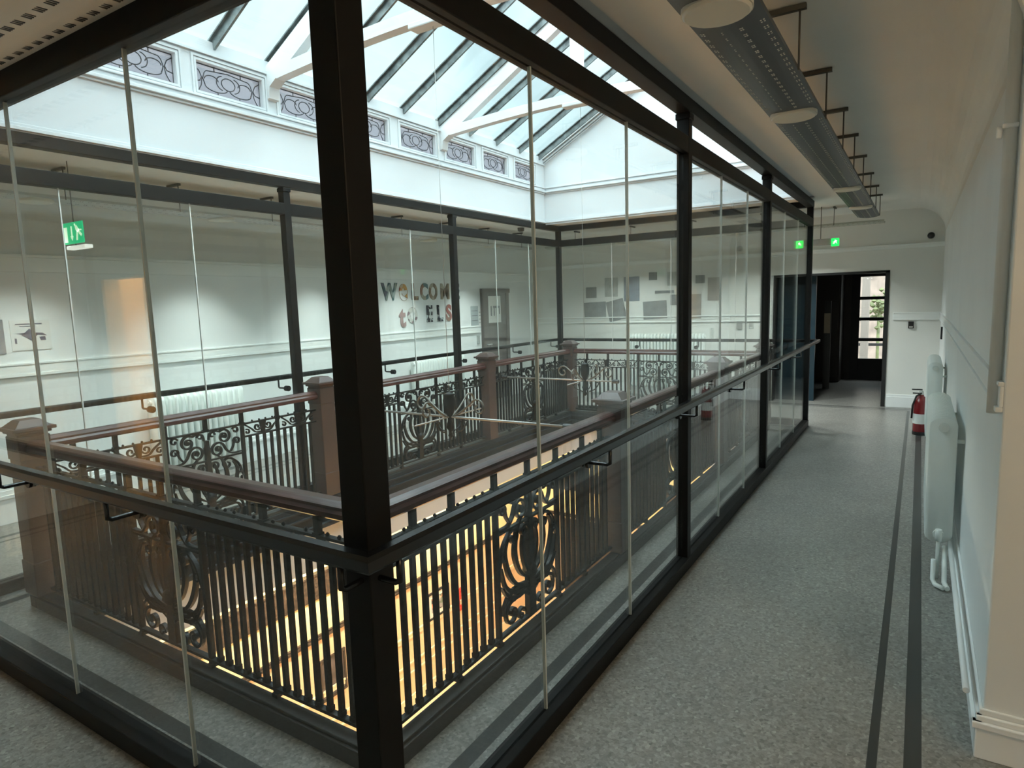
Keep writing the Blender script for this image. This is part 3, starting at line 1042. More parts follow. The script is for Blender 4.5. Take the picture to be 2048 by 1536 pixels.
def panel_mesh():
    sc = MB()
    # stem
    sc.add([(x, yy, z) for (x, z) in ((-0.034, 0.13), (0.034, 0.13), (0.026, 0.36), (-0.026, 0.36), (-0.012, 0.80), (0.012, 0.80)) for yy in (-0.016, 0.016)],
           [(0, 2, 4, 6), (1, 7, 5, 3), (0, 1, 3, 2), (2, 3, 5, 4), (6, 4, 10, 8), (7, 9, 11, 5), (4, 5, 11, 10), (6, 8, 9, 7), (0, 6, 7, 1), (8, 10, 11, 9)])
    sc.lathe((0, 0, 0.36), [(0.026, -0.03), (0.042, 0.0), (0.036, 0.03), (0.016, 0.05)], 10)
    sc.lathe((0, 0, 0.72), [(0.012, -0.05), (0.024, -0.02), (0.026, 0.02), (0.014, 0.05)], 10)
    for q in (-1, 1):
        m_ = lambda pts: [(q * p[0], p[1]) for p in pts]
        # fan of leaves rising from the stem
        sc.ribbon(m_(curve((0.015, 0.34), (0.055, 0.42), (0.07, 0.53), (0.045, 0.62))), (0.008, 0.026, 0.008), D_)
        sc.ribbon(m_(curve((0.02, 0.33), (0.10, 0.39), (0.145, 0.50), (0.12, 0.62), (0.08, 0.67))), (0.008, 0.030, 0.008), D_)
        sc.ribbon(m_(curve((0.02, 0.31), (0.13, 0.335), (0.205, 0.42), (0.235, 0.53), (0.205, 0.60))), (0.008, 0.028, 0.010), D_)
        sc.ribbon(m_(curve((0.02, 0.28), (0.12, 0.27), (0.21, 0.30), (0.27, 0.37))), (0.008, 0.022, 0.008), D_)
        sc.ribbon(m_(curve((0.02, 0.295), (0.14, 0.30), (0.235, 0.36), (0.272, 0.47))), (0.008, 0.024, 0.008), D_)
        sc.ribbon(m_(curve((0.02, 0.265), (0.10, 0.315), (0.19, 0.315), (0.25, 0.27), (0.262, 0.22))), (0.008, 0.020, 0.008), D_)
        # bottom volutes
        sc.ribbon(m_(curve((0.02, 0.24), (0.09, 0.275), (0.17, 0.27)) + spiral(0.185, 0.205, 0.068, 0.016, 100, -330)), (0.012, 0.018, 0.010), D_)
        sc.ribbon(m_(spiral(0.10, 0.165, 0.036, 0.010, 180, -180)), 0.012, D_)
        sc.lathe((q * 0.185, 0, 0.205), [(0.016, -0.014), (0.016, 0.014)], 8, 'y')
        # volutes below the middle bar
        sc.ribbon(m_(spiral(0.055, 0.595, 0.034, 0.010, 170, -230)), 0.011, D_)
        sc.ribbon(m_(curve((0.285, 0.47), (0.25, 0.57), (0.19, 0.625)) + spiral(0.155, 0.588, 0.046, 0.012, 55, 430)), (0.010, 0.014, 0.010), D_)
        sc.ribbon(m_(spiral(0.255, 0.515, 0.026, 0.008, 60, 400)), 0.010, D_)
        # big paired volutes between the middle and top bars
        sc.ribbon(m_(curve((0.285, 0.665), (0.20, 0.665), (0.155, 0.70)) + spiral(0.085, 0.712, 0.060, 0.013, 10, 560, 34)), (0.009, 0.014, 0.009), D_)
        sc.ribbon(m_(curve((0.018, 0.80), (0.03, 0.845), (0.075, 0.86)) + spiral(0.145, 0.805, 0.056, 0.013, 130, -420, 34)), (0.009, 0.014, 0.009), D_)
        sc.ribbon(m_(curve((0.19, 0.68), (0.215, 0.715), (0.225, 0.75)) + spiral(0.250, 0.752, 0.030, 0.009, 180, -240)), (0.009, 0.012, 0.009), D_)
        sc.ribbon(m_(spiral(0.245, 0.835, 0.028, 0.009, 160, -200)), 0.010, D_)
        sc.ribbon(m_(spiral(0.048, 0.832, 0.024, 0.008, 0, 330)), 0.009, D_)
        sc.lathe((q * 0.085, 0, 0.712), [(0.015, -0.013), (0.015, 0.013)], 8, 'y')
        sc.lathe((q * 0.145, 0, 0.805), [(0.015, -0.013), (0.015, 0.013)], 8, 'y')
    sc.box(-W2, W2, -0.009, 0.009, 0.64, 0.652)
    return sc.mesh('scroll_panel', M['iron'])


MS['panel'] = panel_mesh()



def frieze_mesh(length):
    """running scrolls between the two upper bars, centred at 0"""
    fr = MB()
    n = max(1, round(length / 0.34))
    p = length / n
    for i in range(n):
        c = -length / 2 + p * (i + 0.5)
        zc = (ZMID + ZTOP) / 2
        fr.add([(c + x, yy, z) for (x, z) in ((-0.012, ZMID), (0.012, ZMID), (0.030, ZTOP), (-0.030, ZTOP)) for yy in (-0.009, 0.009)],
               [(0, 2, 4, 6), (1, 7, 5, 3), (0, 1, 3, 2), (2, 3, 5, 4), (4, 5, 7, 6), (6, 7, 1, 0)])
        for q in (-1, 1):
            mm = lambda pts: [(c + q * a, b) for a, b in pts]
            fr.ribbon(mm(spiral(0.052, zc + 0.008, 0.030, 0.008, -160, 230)), 0.010, 0.016)
            fr.ribbon(mm(curve((0.018, zc - 0.035), (0.07, zc - 0.032), (0.105, zc + 0.0), (p / 2 - 0.01, zc + 0.042))), 0.010, 0.016)
            fr.ribbon(mm(spiral(p / 2 - 0.03, zc - 0.018, 0.022, 0.007, 60, 400)), 0.009, 0.016)
            fr.lathe((c + q * 0.095, 0, ZTOP + 0.013), [(0.004, -0.008), (0.010, 0.0), (0.004, 0.008)], 6)
            fr.lathe((c + q * 0.03, 0, ZTOP + 0.013), [(0.004, -0.008), (0.010, 0.0), (0.004, 0.008)], 6)
    return fr.mesh('scroll_frieze', M['iron'])


def link(name, me, parent, x=0.0):
    o = bpy.data.objects.new(name, me)
    COL.objects.link(o)
    o.parent = parent
    o.location = (x, 0, 0)
    return o


def balustrade(label, c, rotz, length, e0=0.0, e1=0.0):
    """one bay between newels, local x along the bay, centred on c"""
    t = thing('balustrade_bay', label, 'balustrade', (c[0], c[1], 0), rotz, 'iron balustrade bays round the stairwell')
    h = length / 2
    t['wp'] = (0, 0, 0)
    hp = [(-0.052, ZR0 + 0.012), (-0.036, ZR0), (0.036, ZR0), (0.052, ZR0 + 0.012), (0.052, ZR0 + 0.030), (0.042, ZR0 + 0.042), (0.044, ZR0 + 0.054),
          (0.020, ZR1), (-0.020, ZR1), (-0.044, ZR0 + 0.054), (-0.042, ZR0 + 0.042), (-0.052, ZR0 + 0.030)]
    part('wooden_handrail', MB().prism(hp, 'x', -h - e0, h + e1), M['mahogany'], t, label='brown moulded wooden handrail')
    part('top_bar', MB().box(-h - e0, h + e1, -0.014, 0.014, ZTOP - 0.006, ZTOP + 0.006), M['iron'], t)
    side = h - 0.305
    part('bottom_bar', MB().box(-h - e0, h + e1, -0.014, 0.014, ZBOT - 0.008, ZBOT + 0.006), M['iron'], t)
    key = round(side, 3)
    if key not in MS:
        MS[key] = frieze_mesh(side - 0.03)
    for q in (-1, 1):
        cc = q * (0.305 + side / 2)
        part('middle_bar', MB().box(min(q * 0.305, q * h), max(q * 0.305, q * h), -0.012, 0.012, ZMID - 0.006, ZMID + 0.006), M['iron'], t)
        link('scroll_frieze', MS[key], t, cc)
        n = max(4, round(side / 0.0685))
        p = side / n
        mid = n // 2
        for i in range(1, n):
            x = q * (0.305 + p * i)
            if i == mid:
                link('standard', MS['standard'], t, x)
                link('rail_stub', MS['rail_stub'], t, x)
            else:
                link('spindle', MS['spindle'], t, x)
        link('standard', MS['standard'], t, q * 0.305)
        link('rail_stub', MS['rail_stub'], t, q * 0.305)
        if side > 0.7:
            link('rail_stub', MS['rail_stub'], t, q * (0.305 + side * 0.8))
    link('rail_stub', MS['rail_stub'], t, 0.0)
    link('scroll_panel', MS['panel'], t, 0.0)
    return t


NW = 0.085
ny = [BY0, 3.86, 6.45, BY1]
lab = {0: 'nearest', 1: 'middle', 2: 'farthest'}
sl = ['left iron balustrade bay nearest the camera, in front of a white radiator',
      'left iron balustrade bay in the middle, below the welcome letters',
      'left iron balustrade bay farthest away, in front of the brown door']
sr = ['right iron balustrade bay nearest the camera, its scroll panel against the yellow wall',
      'right iron balustrade bay in the middle, beyond the first newel post',
      'right iron balustrade bay farthest away, seen edge-on']
for i in range(3):
    L_ = ny[i + 1] - ny[i] - 2 * NW
    cy = (ny[i + 1] + ny[i]) / 2
    balustrade(sl[i], (BX0, cy), PI / 2, L_)
    balustrade(sr[i], (BX1, cy), PI / 2, L_, 0.03 if i == 0 else 0.0)
LX_ = BX1 - BX0 - 2 * NW
balustrade('near iron balustrade bay, its wooden rail crossing the lower left', ((BX0 + BX1) / 2, BY0), 0, LX_, 0.0, NW + 0.05)
balustrade('iron balustrade bay across the far end of the stairwell, in front of the far radiator', ((BX0 + BX1) / 2, BY1), 0, LX_)


def newel(x, y, label):
    t = thing('newel_post', label, 'newel post', (x, y, 0), 0, 'brown newel posts of the balustrade')
    part('post_shaft', MB().box(x - 0.078, x + 0.078, y - 0.078, y + 0.078, 0.09, 1.09).box(x - 0.084, x + 0.084, y - 0.084, y + 0.084, 0.09, 0.30)
         .box(x - 0.084, x + 0.084, y - 0.084, y + 0.084, 0.92, 1.06), M['newel'], t, 0.005)
    cp = MB().box(x - 0.092, x + 0.092, y - 0.092, y + 0.092, 1.075, 1.092).box(x - 0.112, x + 0.112, y - 0.112, y + 0.112, 1.092, 1.112)
    a, b = 0.095, 0.05
    cp.add([(x + i * a, y + j * a, 1.112) for i, j in ((-1, -1), (1, -1), (1, 1), (-1, 1))] + [(x + i * b, y + j * b, 1.155) for i, j in ((-1, -1), (1, -1), (1, 1), (-1, 1))],
           [(0, 3, 2, 1), (4, 5, 6, 7), (0, 1, 5, 4), (1, 2, 6, 5), (2, 3, 7, 6), (3, 0, 4, 7)])
    part('post_cap', cp, M['newel'], t, 0.003)


newel(BX0, ny[0], 'brown wooden newel post with a moulded cap at the near left corner of the stairwell')
newel(BX0, ny[1], 'brown wooden newel post just left of the big black corner post')
newel(BX0, ny[2], 'brown wooden newel post on the left side, between the welcome letters and the brown door')
newel(BX0, ny[3], 'brown wooden newel post at the far left corner of the stairwell')
newel(BX1, ny[1], 'brown wooden newel post in the right balustrade, the first one visible')
newel(BX1, ny[2], 'brown wooden newel post in the right balustrade, second one visible')
newel(BX1, ny[3], 'brown wooden newel post at the far right corner of the stairwell')

# ------------------------------------------------------------------ wrought iron pendants hanging in the well
def pendant(y, label, x0, x1):
    x, z = -3.06, 0.885
    t = thing('iron_pendant', label, 'pendant fitting', (x, y, z), 0, 'wrought iron pendants in the stairwell')
    part('stem', MB().tube([(x, y, z + 0.10), (x, y, 3.76)], 0.002, 6), M['pale_rod'], t)
    part('urn', MB().lathe((x, y, z), [(0.006, -0.17), (0.022, -0.15), (0.010, -0.12), (0.035, -0.08), (0.018, -0.03), (0.022, 0.01), (0.045, 0.06), (0.052, 0.13), (0.038, 0.165), (0.05, 0.175), (0.012, 0.19)], 14), M['iron'], t)
    part('cross_rod', MB().tube([(x0, y, z), (x1, y, z)], 0.009, 8), M['pale_rod'], t)
    part('cross_rod', MB().tube([(x, y - 0.42, z), (x, y + 0.42, z)], 0.006, 8), M['pale_rod'], t)
    for ax in (0, 1):
        for q in (-1, 1):
            pts = curve((0.03, 0.0), (0.12, 0.05), (0.22, 0.13)) + spiral(0.27, 0.085, 0.068, 0.018, 135, -260)
            P3 = [(x + q * a, y, z + b) if ax == 0 else (x, y + q * a, z + b) for a, b in pts]
            part('scroll_arm', MB().tube(P3, 0.008, 6), M['rod'], t)
            pts = curve((0.05, -0.12), (0.12, -0.09), (0.17, -0.02)) + spiral(0.145, -0.045, 0.03, 0.01, 45, 330)
            P3 = [(x + q * a, y, z + b) if ax == 0 else (x, y + q * a, z + b) for a, b in pts]
            part('scroll_arm', MB().tube(P3, 0.006, 6), M['iron'], t)
    for xx in (x0, x1):
        part('rod_end', MB().lathe((xx, y, z), [(0.02, -0.035), (0.022, 0), (0.02, 0.035)], 10, 'x'), M['dark'], t)


pendant(3.90, 'nearer wrought iron scroll pendant in the stairwell, beside the big black post', -4.05, -2.03)
pendant(6.30, 'wrought iron scroll pendant on a rod in the stairwell, the farther one', -4.10, -2.70)


# ------------------------------------------------------------------ column radiators
def radiator(label, axis, wall, out, a0, a1, z0, z1, depth=0.14, pitch=0.062, valve_end=1, name='column_radiator'):
    """axis: direction the radiator runs; wall: wall plane; out: sign away from the wall"""
    c = wall + out * (0.038 + depth / 2)
    base = (c, (a0 + a1) / 2, 0) if axis == 'y' else ((a0 + a1) / 2, c, 0)
    t = thing(name, label, 'radiator', base)
    Pt = (lambda a, d, z: (c + d, a, z)) if axis == 'y' else (lambda a, d, z: (a, c + d, z))
    n = max(3, int(round((a1 - a0) / pitch)))
    p = (a1 - a0) / n
    hz = 0.05
    # one column section: outer loop outline thick ring around a thin web, rounded top and bottom
    mb = MB()
    hd = depth / 2
    prof = []
    for i in range(9):
        a = PI * i / 8
        prof.append((hd * math.cos(a), z1 - hz + hz * math.sin(a)))
    for i in range(9):
        a = PI + PI * i / 8
        prof.append((hd * math.cos(a), z0 + hz + hz * math.sin(a)))
    m_ = len(prof)
    hw = p * 0.27
    rings = []
    for s_, k in ((-hw, 0.93), (-hw * 0.6, 1.0), (hw * 0.6, 1.0), (hw, 0.93)):
        cz_ = (z0 + z1) / 2
        rings.append([(s_, d * k, cz_ + (z - cz_) * (1 - (1 - k) * 0.12)) for d, z in prof])
    vs = [q for r_ in rings for q in r_]
    fs_ = [tuple(range(m_)), tuple(range(4 * m_ - 1, 3 * m_ - 1, -1))]
    for r_ in range(3):
        fs_ += [(r_ * m_ + i, (r_ + 1) * m_ + i, (r_ + 1) * m_ + (i + 1) % m_, r_ * m_ + (i + 1) % m_) for i in range(m_)]
    sec = MB().add([Pt(base[1] + s_ if axis == 'y' else base[0] + s_, d, z) for s_, d, z in vs], fs_, True)
    b0 = Vector(base)
    sec.v = [(q[0] - b0.x, q[1] - b0.y, q[2]) for q in sec.v]
    me = sec.mesh('radiator_column', M['rad'])
    for i in range(n):
        o = bpy.data.objects.new('radiator_column', me)
        COL.objects.link(o)
        o.parent = t
        sft = a0 + p * (i + 0.5) - (base[1] if axis == 'y' else base[0])
        o.location = (0, sft, 0) if axis == 'y' else (sft, 0, 0)
    hub = MB()
    for z in (z0 + 0.06, z1 - 0.06):
        hub.tube([Pt(a0 + 0.01, 0, z), Pt(a1 - 0.01, 0, z)], 0.022, 12)
    part('header_tube', hub, M['rad'], t)
    for e in (a0, a1):
        s_ = -1 if e == a0 else 1
        for z in (z0 + 0.06, z1 - 0.06):
            pl = MB().tube([Pt(e - s_ * 0.02, 0, z), Pt(e + s_ * 0.008, 0, z)], 0.028, 14)
            pl.tube([Pt(e + s_ * 0.008, 0, z), Pt(e + s_ * 0.016, 0, z)], 0.012, 10)
            part('end_plug', pl, M['rad'], t)
    e = a1 if valve_end > 0 else a0
    s_ = 1 if valve_end > 0 else -1
    vz = z0 + 0.06
    vp = MB().tube([Pt(e + s_ * 0.012, 0, vz), Pt(e + s_ * 0.05, 0, vz), Pt(e + s_ * 0.06, 0, vz - 0.012), Pt(e + s_ * 0.06, 0, 0.0)], 0.011, 10)
    part('supply_pipe', vp, M['rad'], t)
    part('valve', MB().tube([Pt(e + s_ * 0.06, 0, vz - 0.02), Pt(e + s_ * 0.06, 0, vz + 0.05)], 0.018, 10), M['rad'], t)
    for a in (a0 + p, a1 - p):
        part('wall_bracket', MB().box(*(lambda u, v: (min(u[0], v[0]), max(u[0], v[0]), min(u[1], v[1]), max(u[1], v[1]), min(u[2], v[2]), max(u[2], v[2])))(
            Pt(a - 0.01, 0, z1 - 0.16), Pt(a + 0.01, (wall - c), z1 - 0.14))), M['rad'], t)
    return t


radiator('white column radiator on the right wall, the nearer one seen end-on', 'y', XW, -1, 4.58, 5.75, 0.20, 0.985, depth=0.145, valve_end=-1)
radiator('white column radiator on the right wall behind the nearer one', 'y', XW, -1, 7.75, 8.75, 0.22, 1.02, depth=0.13, valve_end=1)
radiator('white column radiator on the left wall behind the nearest left balustrade bay', 'y', XLW, 1, 3.40, 4.42, 0.16, 0.93, depth=0.16, pitch=0.07)
radiator('white column radiator on the left wall under the welcome letters', 'y', XLW, 1, 7.37, 8.60, 0.16, 0.93, depth=0.14, valve_end=-1)
radiator('pale column radiator on the far end wall behind the far balustrade', 'x', YE, -1, -4.50, -3.10, 0.15, 1.12, depth=0.13)

# pipes feeding the nearer right radiator
t = thing('heating_pipe', 'two white heating pipes on the floor below the nearer radiator', 'pipe', (0.17, 4.45, 0))
part('pipe_run', MB().tube([(0.128, 4.42, 0.155), (0.128, 4.42, 0.03), (0.14, 4.37, 0.02), (0.18, 4.33, 0.02)], 0.013, 10), M['rad'], t)
part('pipe_run', MB().tube([(0.185, 4.55, 0.20), (0.185, 4.40, 0.03), (0.20, 4.33, 0.02)], 0.014, 10), M['rad'], t)
tag(part('skirting_pipe', MB().tube([(XW - 0.05, 2.86, 0.215), (XW - 0.05, 4.6, 0.215)], 0.012, 10), M['gloss_white']), 'white pipe running along the top of the right skirting', 'pipe')

# fire extinguisher
t = thing('fire_extinguisher', 'red fire extinguisher standing on the floor behind the right radiators', 'fire extinguisher', (0.055, 9.15, 0))
ex, ey = 0.055, 9.15
part('cylinder', MB().lathe((ex, ey, 0.03), [(0.07, 0.0), (0.078, 0.015), (0.078, 0.36), (0.06, 0.42), (0.028, 0.445), (0.028, 0.46)], 20), M['red'], t)
part('base_ring', MB().lathe((ex, ey, 0), [(0.08, 0), (0.08, 0.04)], 20), M['dark'], t)
v_ = part('valve_head', MB().lathe((ex, ey, 0.48), [(0.026, 0), (0.022, 0.05), (0.012, 0.06)], 12), M['silver'], t)
sub('handle', MB().box(ex - 0.10, ex + 0.01, ey - 0.01, ey + 0.01, 0.545, 0.558).box(ex - 0.09, ex + 0.01, ey - 0.01, ey + 0.01, 0.50, 0.512), M['dark'], v_, t, 0.002)
part('hose', MB().tube([(ex, ey - 0.02, 0.51), (ex - 0.05, ey - 0.06, 0.48), (ex - 0.085, ey - 0.04, 0.36), (ex - 0.09, ey - 0.02, 0.2)], 0.011, 8), M['dark'], t)
part('paper_label', MB().lathe((ex, ey, 0.14), [(0.0792, 0), (0.0792, 0.12)], 20), M['paper'], t, label='white instruction label')

# ------------------------------------------------------------------ perforated trays with round lights
def tray(label, axis, c, a0, a1, z, w, lights, hangers, hang_side, m_main, ml=None, slots=True, rows=(-0.88, -0.80, -0.27, 0.24, 0.30, 0.80, 0.88), sl=0.006, sw=0.0025, glow=0):
    base = (c, (a0 + a1) / 2, z) if axis == 'y' else ((a0 + a1) / 2, c, z)
    t = thing('cable_tray', label, 'cable tray', base, 0, 'hung perforated trays with round lights')
    h = w / 2
    if axis == 'y':
        B = lambda mb, s0, s1, d0, d1, z0, z1: mb.box(c + d0, c + d1, s0, s1, z0, z1)
        Pt = lambda a, d, zz: (c + d, a, zz)
    else:
        B = lambda mb, s0, s1, d0, d1, z0, z1: mb.box(s0, s1, c + d0, c + d1, z0, z1)
        Pt = lambda a, d, zz: (a, c + d, zz)
    # shallow curved underside
    n = 10
    prof = [(-h, z + 0.035)] + [(-h + w * i / n, z + 0.018 * (abs(2 * i / n - 1) ** 2)) for i in range(n + 1)] + [(h, z + 0.035)]
    vs = []
    for a in (a0, a1):
        vs += [Pt(a, d, zz) for d, zz in prof] + [Pt(a, d * 0.985, zz + 0.003) for d, zz in prof]
    k = len(prof)
    fs_ = []
    for i in range(k - 1):
        fs_ += [(i, i + 1, 2 * k + i + 1, 2 * k + i), (k + i, 3 * k + i, 3 * k + i + 1, k + i + 1)]
    fs_ += [(0, 2 * k, 3 * k, k), (k - 1, 2 * k - 1, 4 * k - 1, 3 * k - 1)]
    part('tray_body', MB().add(vs, fs_), m_main, t)
    if slots:
        sm_ = MB()
        a = a0 + 0.06
        while a < a1 - 0.05:
            if all(abs(a - l) > 0.17 for l in lights):
                for r in rows:
                    d = r * h
                    zz = z + 0.018 * r * r
                    for da in (0.0, 0.016) if sw < 0.01 else (0.0, 0.014, 0.028):
                        B(sm_, a + da, a + da + sl, d - sw, d + sw, zz - 0.0012, zz + 0.001)
            a += 0.062 if sw < 0.01 else 0.075
        part('slots', sm_, M['lens'] if ml is None else ml, t)['kind'] = 'stuff'
    for l in lights:
        if glow:
            lx = lamp('lens_fill_light', 'AREA', Pt(0, 0, -0.02) if False else (tuple(Vector(Pt(l, 0, z - 0.016)) - Vector(base))), glow, (0.92, 1.0, 0.97), w * 0.8, parent=t, spread=math.radians(88 if glow < 15 else 130))
            lx.data.shape = 'DISK'  # fill lamp under each lens to brighten the corridor
        e = part('light_lens', MB().lathe(Pt(l, 0, z), [(h * 0.88, 0.012), (h * 0.90, -0.006), (h * 0.84, -0.012)], 28), M['lens'], t)
        sub('light_bezel', MB().lathe(Pt(l, 0, z), [(h * 0.93, 0.012), (h * 0.935, -0.004)], 28), M['lens'], e, t)
    for q in hangers:
        hb = MB()
        B(hb, q - 0.012, q + 0.012, -h * 0.2 if hang_side > 0 else -h - 0.03, h + 0.03 if hang_side > 0 else h * 0.2, ZC - 0.022, ZC - 0.002)
        o = part('hanger', hb, M['rod'], t)
        sub('hanger_rod', MB().tube([Pt(q, hang_side * (h + 0.005), ZC - 0.01), Pt(q, hang_side * (h + 0.005), z + 0.01)], 0.0045, 6), M['rod'], o, t)
    return t


tray('dark perforated tray with round lights hung under the right corridor ceiling', 'y', -0.59, 0.3, 9.3, 2.655, 0.24, [0.72, 2.217, 3.698, 6.556, 8.087],
     [0.4, 1.25, 2.13, 3.01, 3.91, 4.79, 5.6, 6.5, 7.48, 8.4, 9.2], 1, M['duct'])
tray('pale slotted tray hung over the near corridor at the top left corner', 'x', 0.93, -6.3, -1.75, 2.655, 0.42, [-5.9], [-5.5, -4.5, -3.5, -2.3], -1,
     mat('white_cable_tray', (0.55, 0.54, 0.50), 0.5), M['dark'], rows=(-0.8, 0.27, 0.80), sl=0.007, sw=0.014)
tray('grey tray with round lights hung over the far left corridor', 'y', -5.90, 1.25, 9.95, 2.655, 0.27, [2.40, 4.0, 5.6, 7.2, 8.8], [1.7, 2.56, 3.5, 4.5, 5.5, 6.5, 7.5, 8.5, 9.5], 1,
     mat('grey_cable_tray', (0.45, 0.45, 0.43), 0.5), M['rod'], glow=10)
tray('grey tray with added lights crossing the corridor in front of the end wall', 'x', 10.15, -5.6, -0.45, 2.655, 0.27, [-4.2, -2.4, -1.5], [-5, -4, -3, -2, -1.05], -1,
     mat('pale_cable_tray', (0.42, 0.42, 0.36), 0.5), M['rod'], glow=19)  # its round lights are added to brighten the end wall

# ------------------------------------------------------------------ exit signs, detectors and small wall things
t = thing('exit_sign', 'green hanging exit sign with white arrow and running figure at upper left', 'exit sign', (-5.60, 2.48, 2.28))
sx0, sx1, sy, sz0, sz1 = -5.685, -5.375, 2.48, 2.305, 2.465
part('sign_panel', MB().box(sx0, sx1, sy, sy + 0.008, sz0, sz1), M['exitgreen'], t)
part('light_bar', MB().box(sx0 + 0.07, sx1 + 0.05, sy - 0.02, sy + 0.04, sz0 - 0.045, sz0 - 0.018), mat('white_light_bar', (0.8, 0.8, 0.75), 0.4, emis=((1, 1, 0.9), 0.5)), t, 0.006)
part('hanger_rod', MB().tube([((sx0 + sx1) / 2, sy + 0.012, sz0 - 0.02), ((sx0 + sx1) / 2, sy + 0.012, ZC)], 0.004, 6), M['rod'], t)
ic = MB()
Y_ = sy - 0.0015


def poly(mb, pts, y0=Y_, y1=sy):
    mb.prism([(sx0 + a * (sx1 - sx0), sz0 + b * (sz1 - sz0)) for a, b in pts], 'y', y0, y1)


poly(ic, [(0.06, 0.08), (0.22, 0.08), (0.22, 0.80), (0.06, 0.80)])
poly(ic, [(0.41, 0.35), (0.47, 0.35), (0.47, 0.82), (0.41, 0.82)])
poly(ic, [(0.36, 0.36), (0.44, 0.14), (0.52, 0.36)])
part('arrow_and_door_symbol', ic, M['exitwhite'], t)
rn = MB()
poly(rn, [(0.60, 0.92), (0.66, 0.92), (0.66, 0.84), (0.60, 0.84)])
poly(rn, [(0.62, 0.86), (0.72, 0.82), (0.84, 0.58), (0.76, 0.50), (0.66, 0.62)])
poly(rn, [(0.78, 0.66), (0.94, 0.62), (0.94, 0.56), (0.80, 0.58)])
poly(rn, [(0.70, 0.60), (0.76, 0.54), (0.72, 0.14), (0.64, 0.14)])
poly(rn, [(0.76, 0.56), (0.84, 0.56), (0.95, 0.38), (0.90, 0.30), (0.80, 0.44)])
part('running_figure_symbol', rn, M['exitwhite'], t)

t = thing('exit_sign', 'small glowing green exit light on a bulkhead beside the far glass corner', 'exit sign', (-1.12, 9.9, 2.37))
part('housing', MB().box(-1.30, -0.98, 9.88, 9.98, 2.40, 2.485), M['silver'], t, 0.012)
part('sign_panel', MB().box(-1.06, -0.965, 9.865, 9.88, 2.375, 2.48), M['exitglow'], t, 0.003)
rn = MB()
for pts in ([(-1.045, 2.405), (-1.02, 2.405), (-1.0, 2.44), (-1.012, 2.452)], [(-0.985, 2.40), (-1.0, 2.455), (-1.018, 2.465), (-1.02, 2.44)], [(-1.05, 2.43), (-1.0, 2.452), (-0.985, 2.445), (-1.01, 2.425)]):
    rn.prism(pts, 'y', 9.862, 9.866)
part('running_figure_symbol', rn, M['exitwhite'], t)
part('hanger_rod', MB().tube([(-1.2, 9.93, 2.48), (-1.2, 9.93, ZC)], 0.005, 6), M['rod'], t)

t = thing('security_camera', 'black dome camera on the end wall near the right ceiling corner', 'camera', (0.09, YE, 2.5))
part('camera_dome', MB().lathe((0.09, YE - 0.0, 2.52), [(0.012, -0.085), (0.035, -0.07), (0.045, -0.04), (0.045, -0.02)], 16, 'y'), M['dark'], t)
part('mount', MB().lathe((0.09, YE, 2.52), [(0.05, -0.02), (0.05, 0.0)], 16, 'y'), M['silver'], t)
t = thing('card_reader', 'small black and silver card reader on the end wall right of the opening', 'card reader', (-0.105, YE, 1.2))
part('reader_body', MB().box(-0.14, -0.07, YE - 0.03, YE, 1.19, 1.29), M['dark'], t, 0.004)
part('reader_plate', MB().box(-0.128, -0.082, YE - 0.034, YE - 0.03, 1.20, 1.225), M['silver'], t)
tag(part('wall_switch', MB().box(XW - 0.02, XW, 10.1, 10.2, 1.10, 1.26), M['dark'], None, 0.004), 'small dark switch plate on the right wall by the far corner', 'switch')
tag(part('wall_switch', MB().box(-2.60, -2.51, YE - 0.02, YE, 1.19, 1.32), mat('grey_switch', (0.25, 0.25, 0.24), 0.5), None, 0.003), 'grey switch plate on the far wall left of the dark opening', 'switch')
t = thing('boxed_pipe', 'grey boxed pipe running down the right wall near the corner', 'pipe', (0.23, 2.95, 1.3))
part('pipe_body', MB().tube([(0.238, 2.87, 1.30), (0.238, 2.87, ZC)], 0.020, 16), M['wall_grey'], t)
part('pipe_clip', MB().box(0.212, 0.26, 2.845, 2.895, 2.29, 2.305).box(0.198, 0.215, 2.86, 2.88, 2.26, 2.30), M['gloss_white'], t, 0.004)
t = thing('smoke_detector', 'round smoke detector on the ceiling above the far left door', 'smoke detector', (-5.4, 8.9, ZC))
part('detector_body', MB().lathe((-5.4, 8.9, ZC), [(0.03, -0.06), (0.05, -0.05), (0.055, 0.0)], 16), M['rod'], t)

# hall contents beyond the opening
t = thing('hall_door_leaf', 'dark blue door leaf folded back at the left of the end opening', 'door', (-1.75, YE + 0.25, 0))
part('leaf_frame', MB().box(-2.0, -1.93, YE + 0.21, YE + 0.26, 0.0, 2.02).box(-1.49, -1.42, YE + 0.21, YE + 0.26, 0.0, 2.02)
     .box(-1.93, -1.49, YE + 0.21, YE + 0.26, 0.0, 0.3).box(-1.93, -1.49, YE + 0.21, YE + 0.26, 1.9, 2.02), M['blue_door'], t, 0.003)
part('leaf_panel', MB().box(-1.93, -1.49, YE + 0.225, YE + 0.245, 0.3, 1.9), M['blue_door'], t)
t = thing('hall_cupboard', 'tall dark cupboard in the hall left of the glazed door', 'cupboard', (-1.75, 14.3, 0))
part('cupboard_body', MB().box(-2.3, -1.3, 14.0, 14.58, 0, 2.2), M['darkwood'], t, 0.01)
part('cupboard_door', MB().box(-1.78, -1.33, 13.98, 14.0, 0.1, 2.1), mat('cupboard_brown', (0.05, 0.04, 0.035), 0.4), t, 0.005)
part('cupboard_door', MB().box(-2.27, -1.82, 13.98, 14.0, 0.1, 2.1), mat('cupboard_brown_b', (0.04, 0.032, 0.03), 0.4), t, 0.005)
t = thing('display_board', 'tall grey display board with a beige notice in the dark hall', 'display board', (-1.5, 13.0, 0))
part('board', MB().box(-1.72, -1.62, 12.98, 13.02, 0.25, 1.85), M['greypaper'], t)
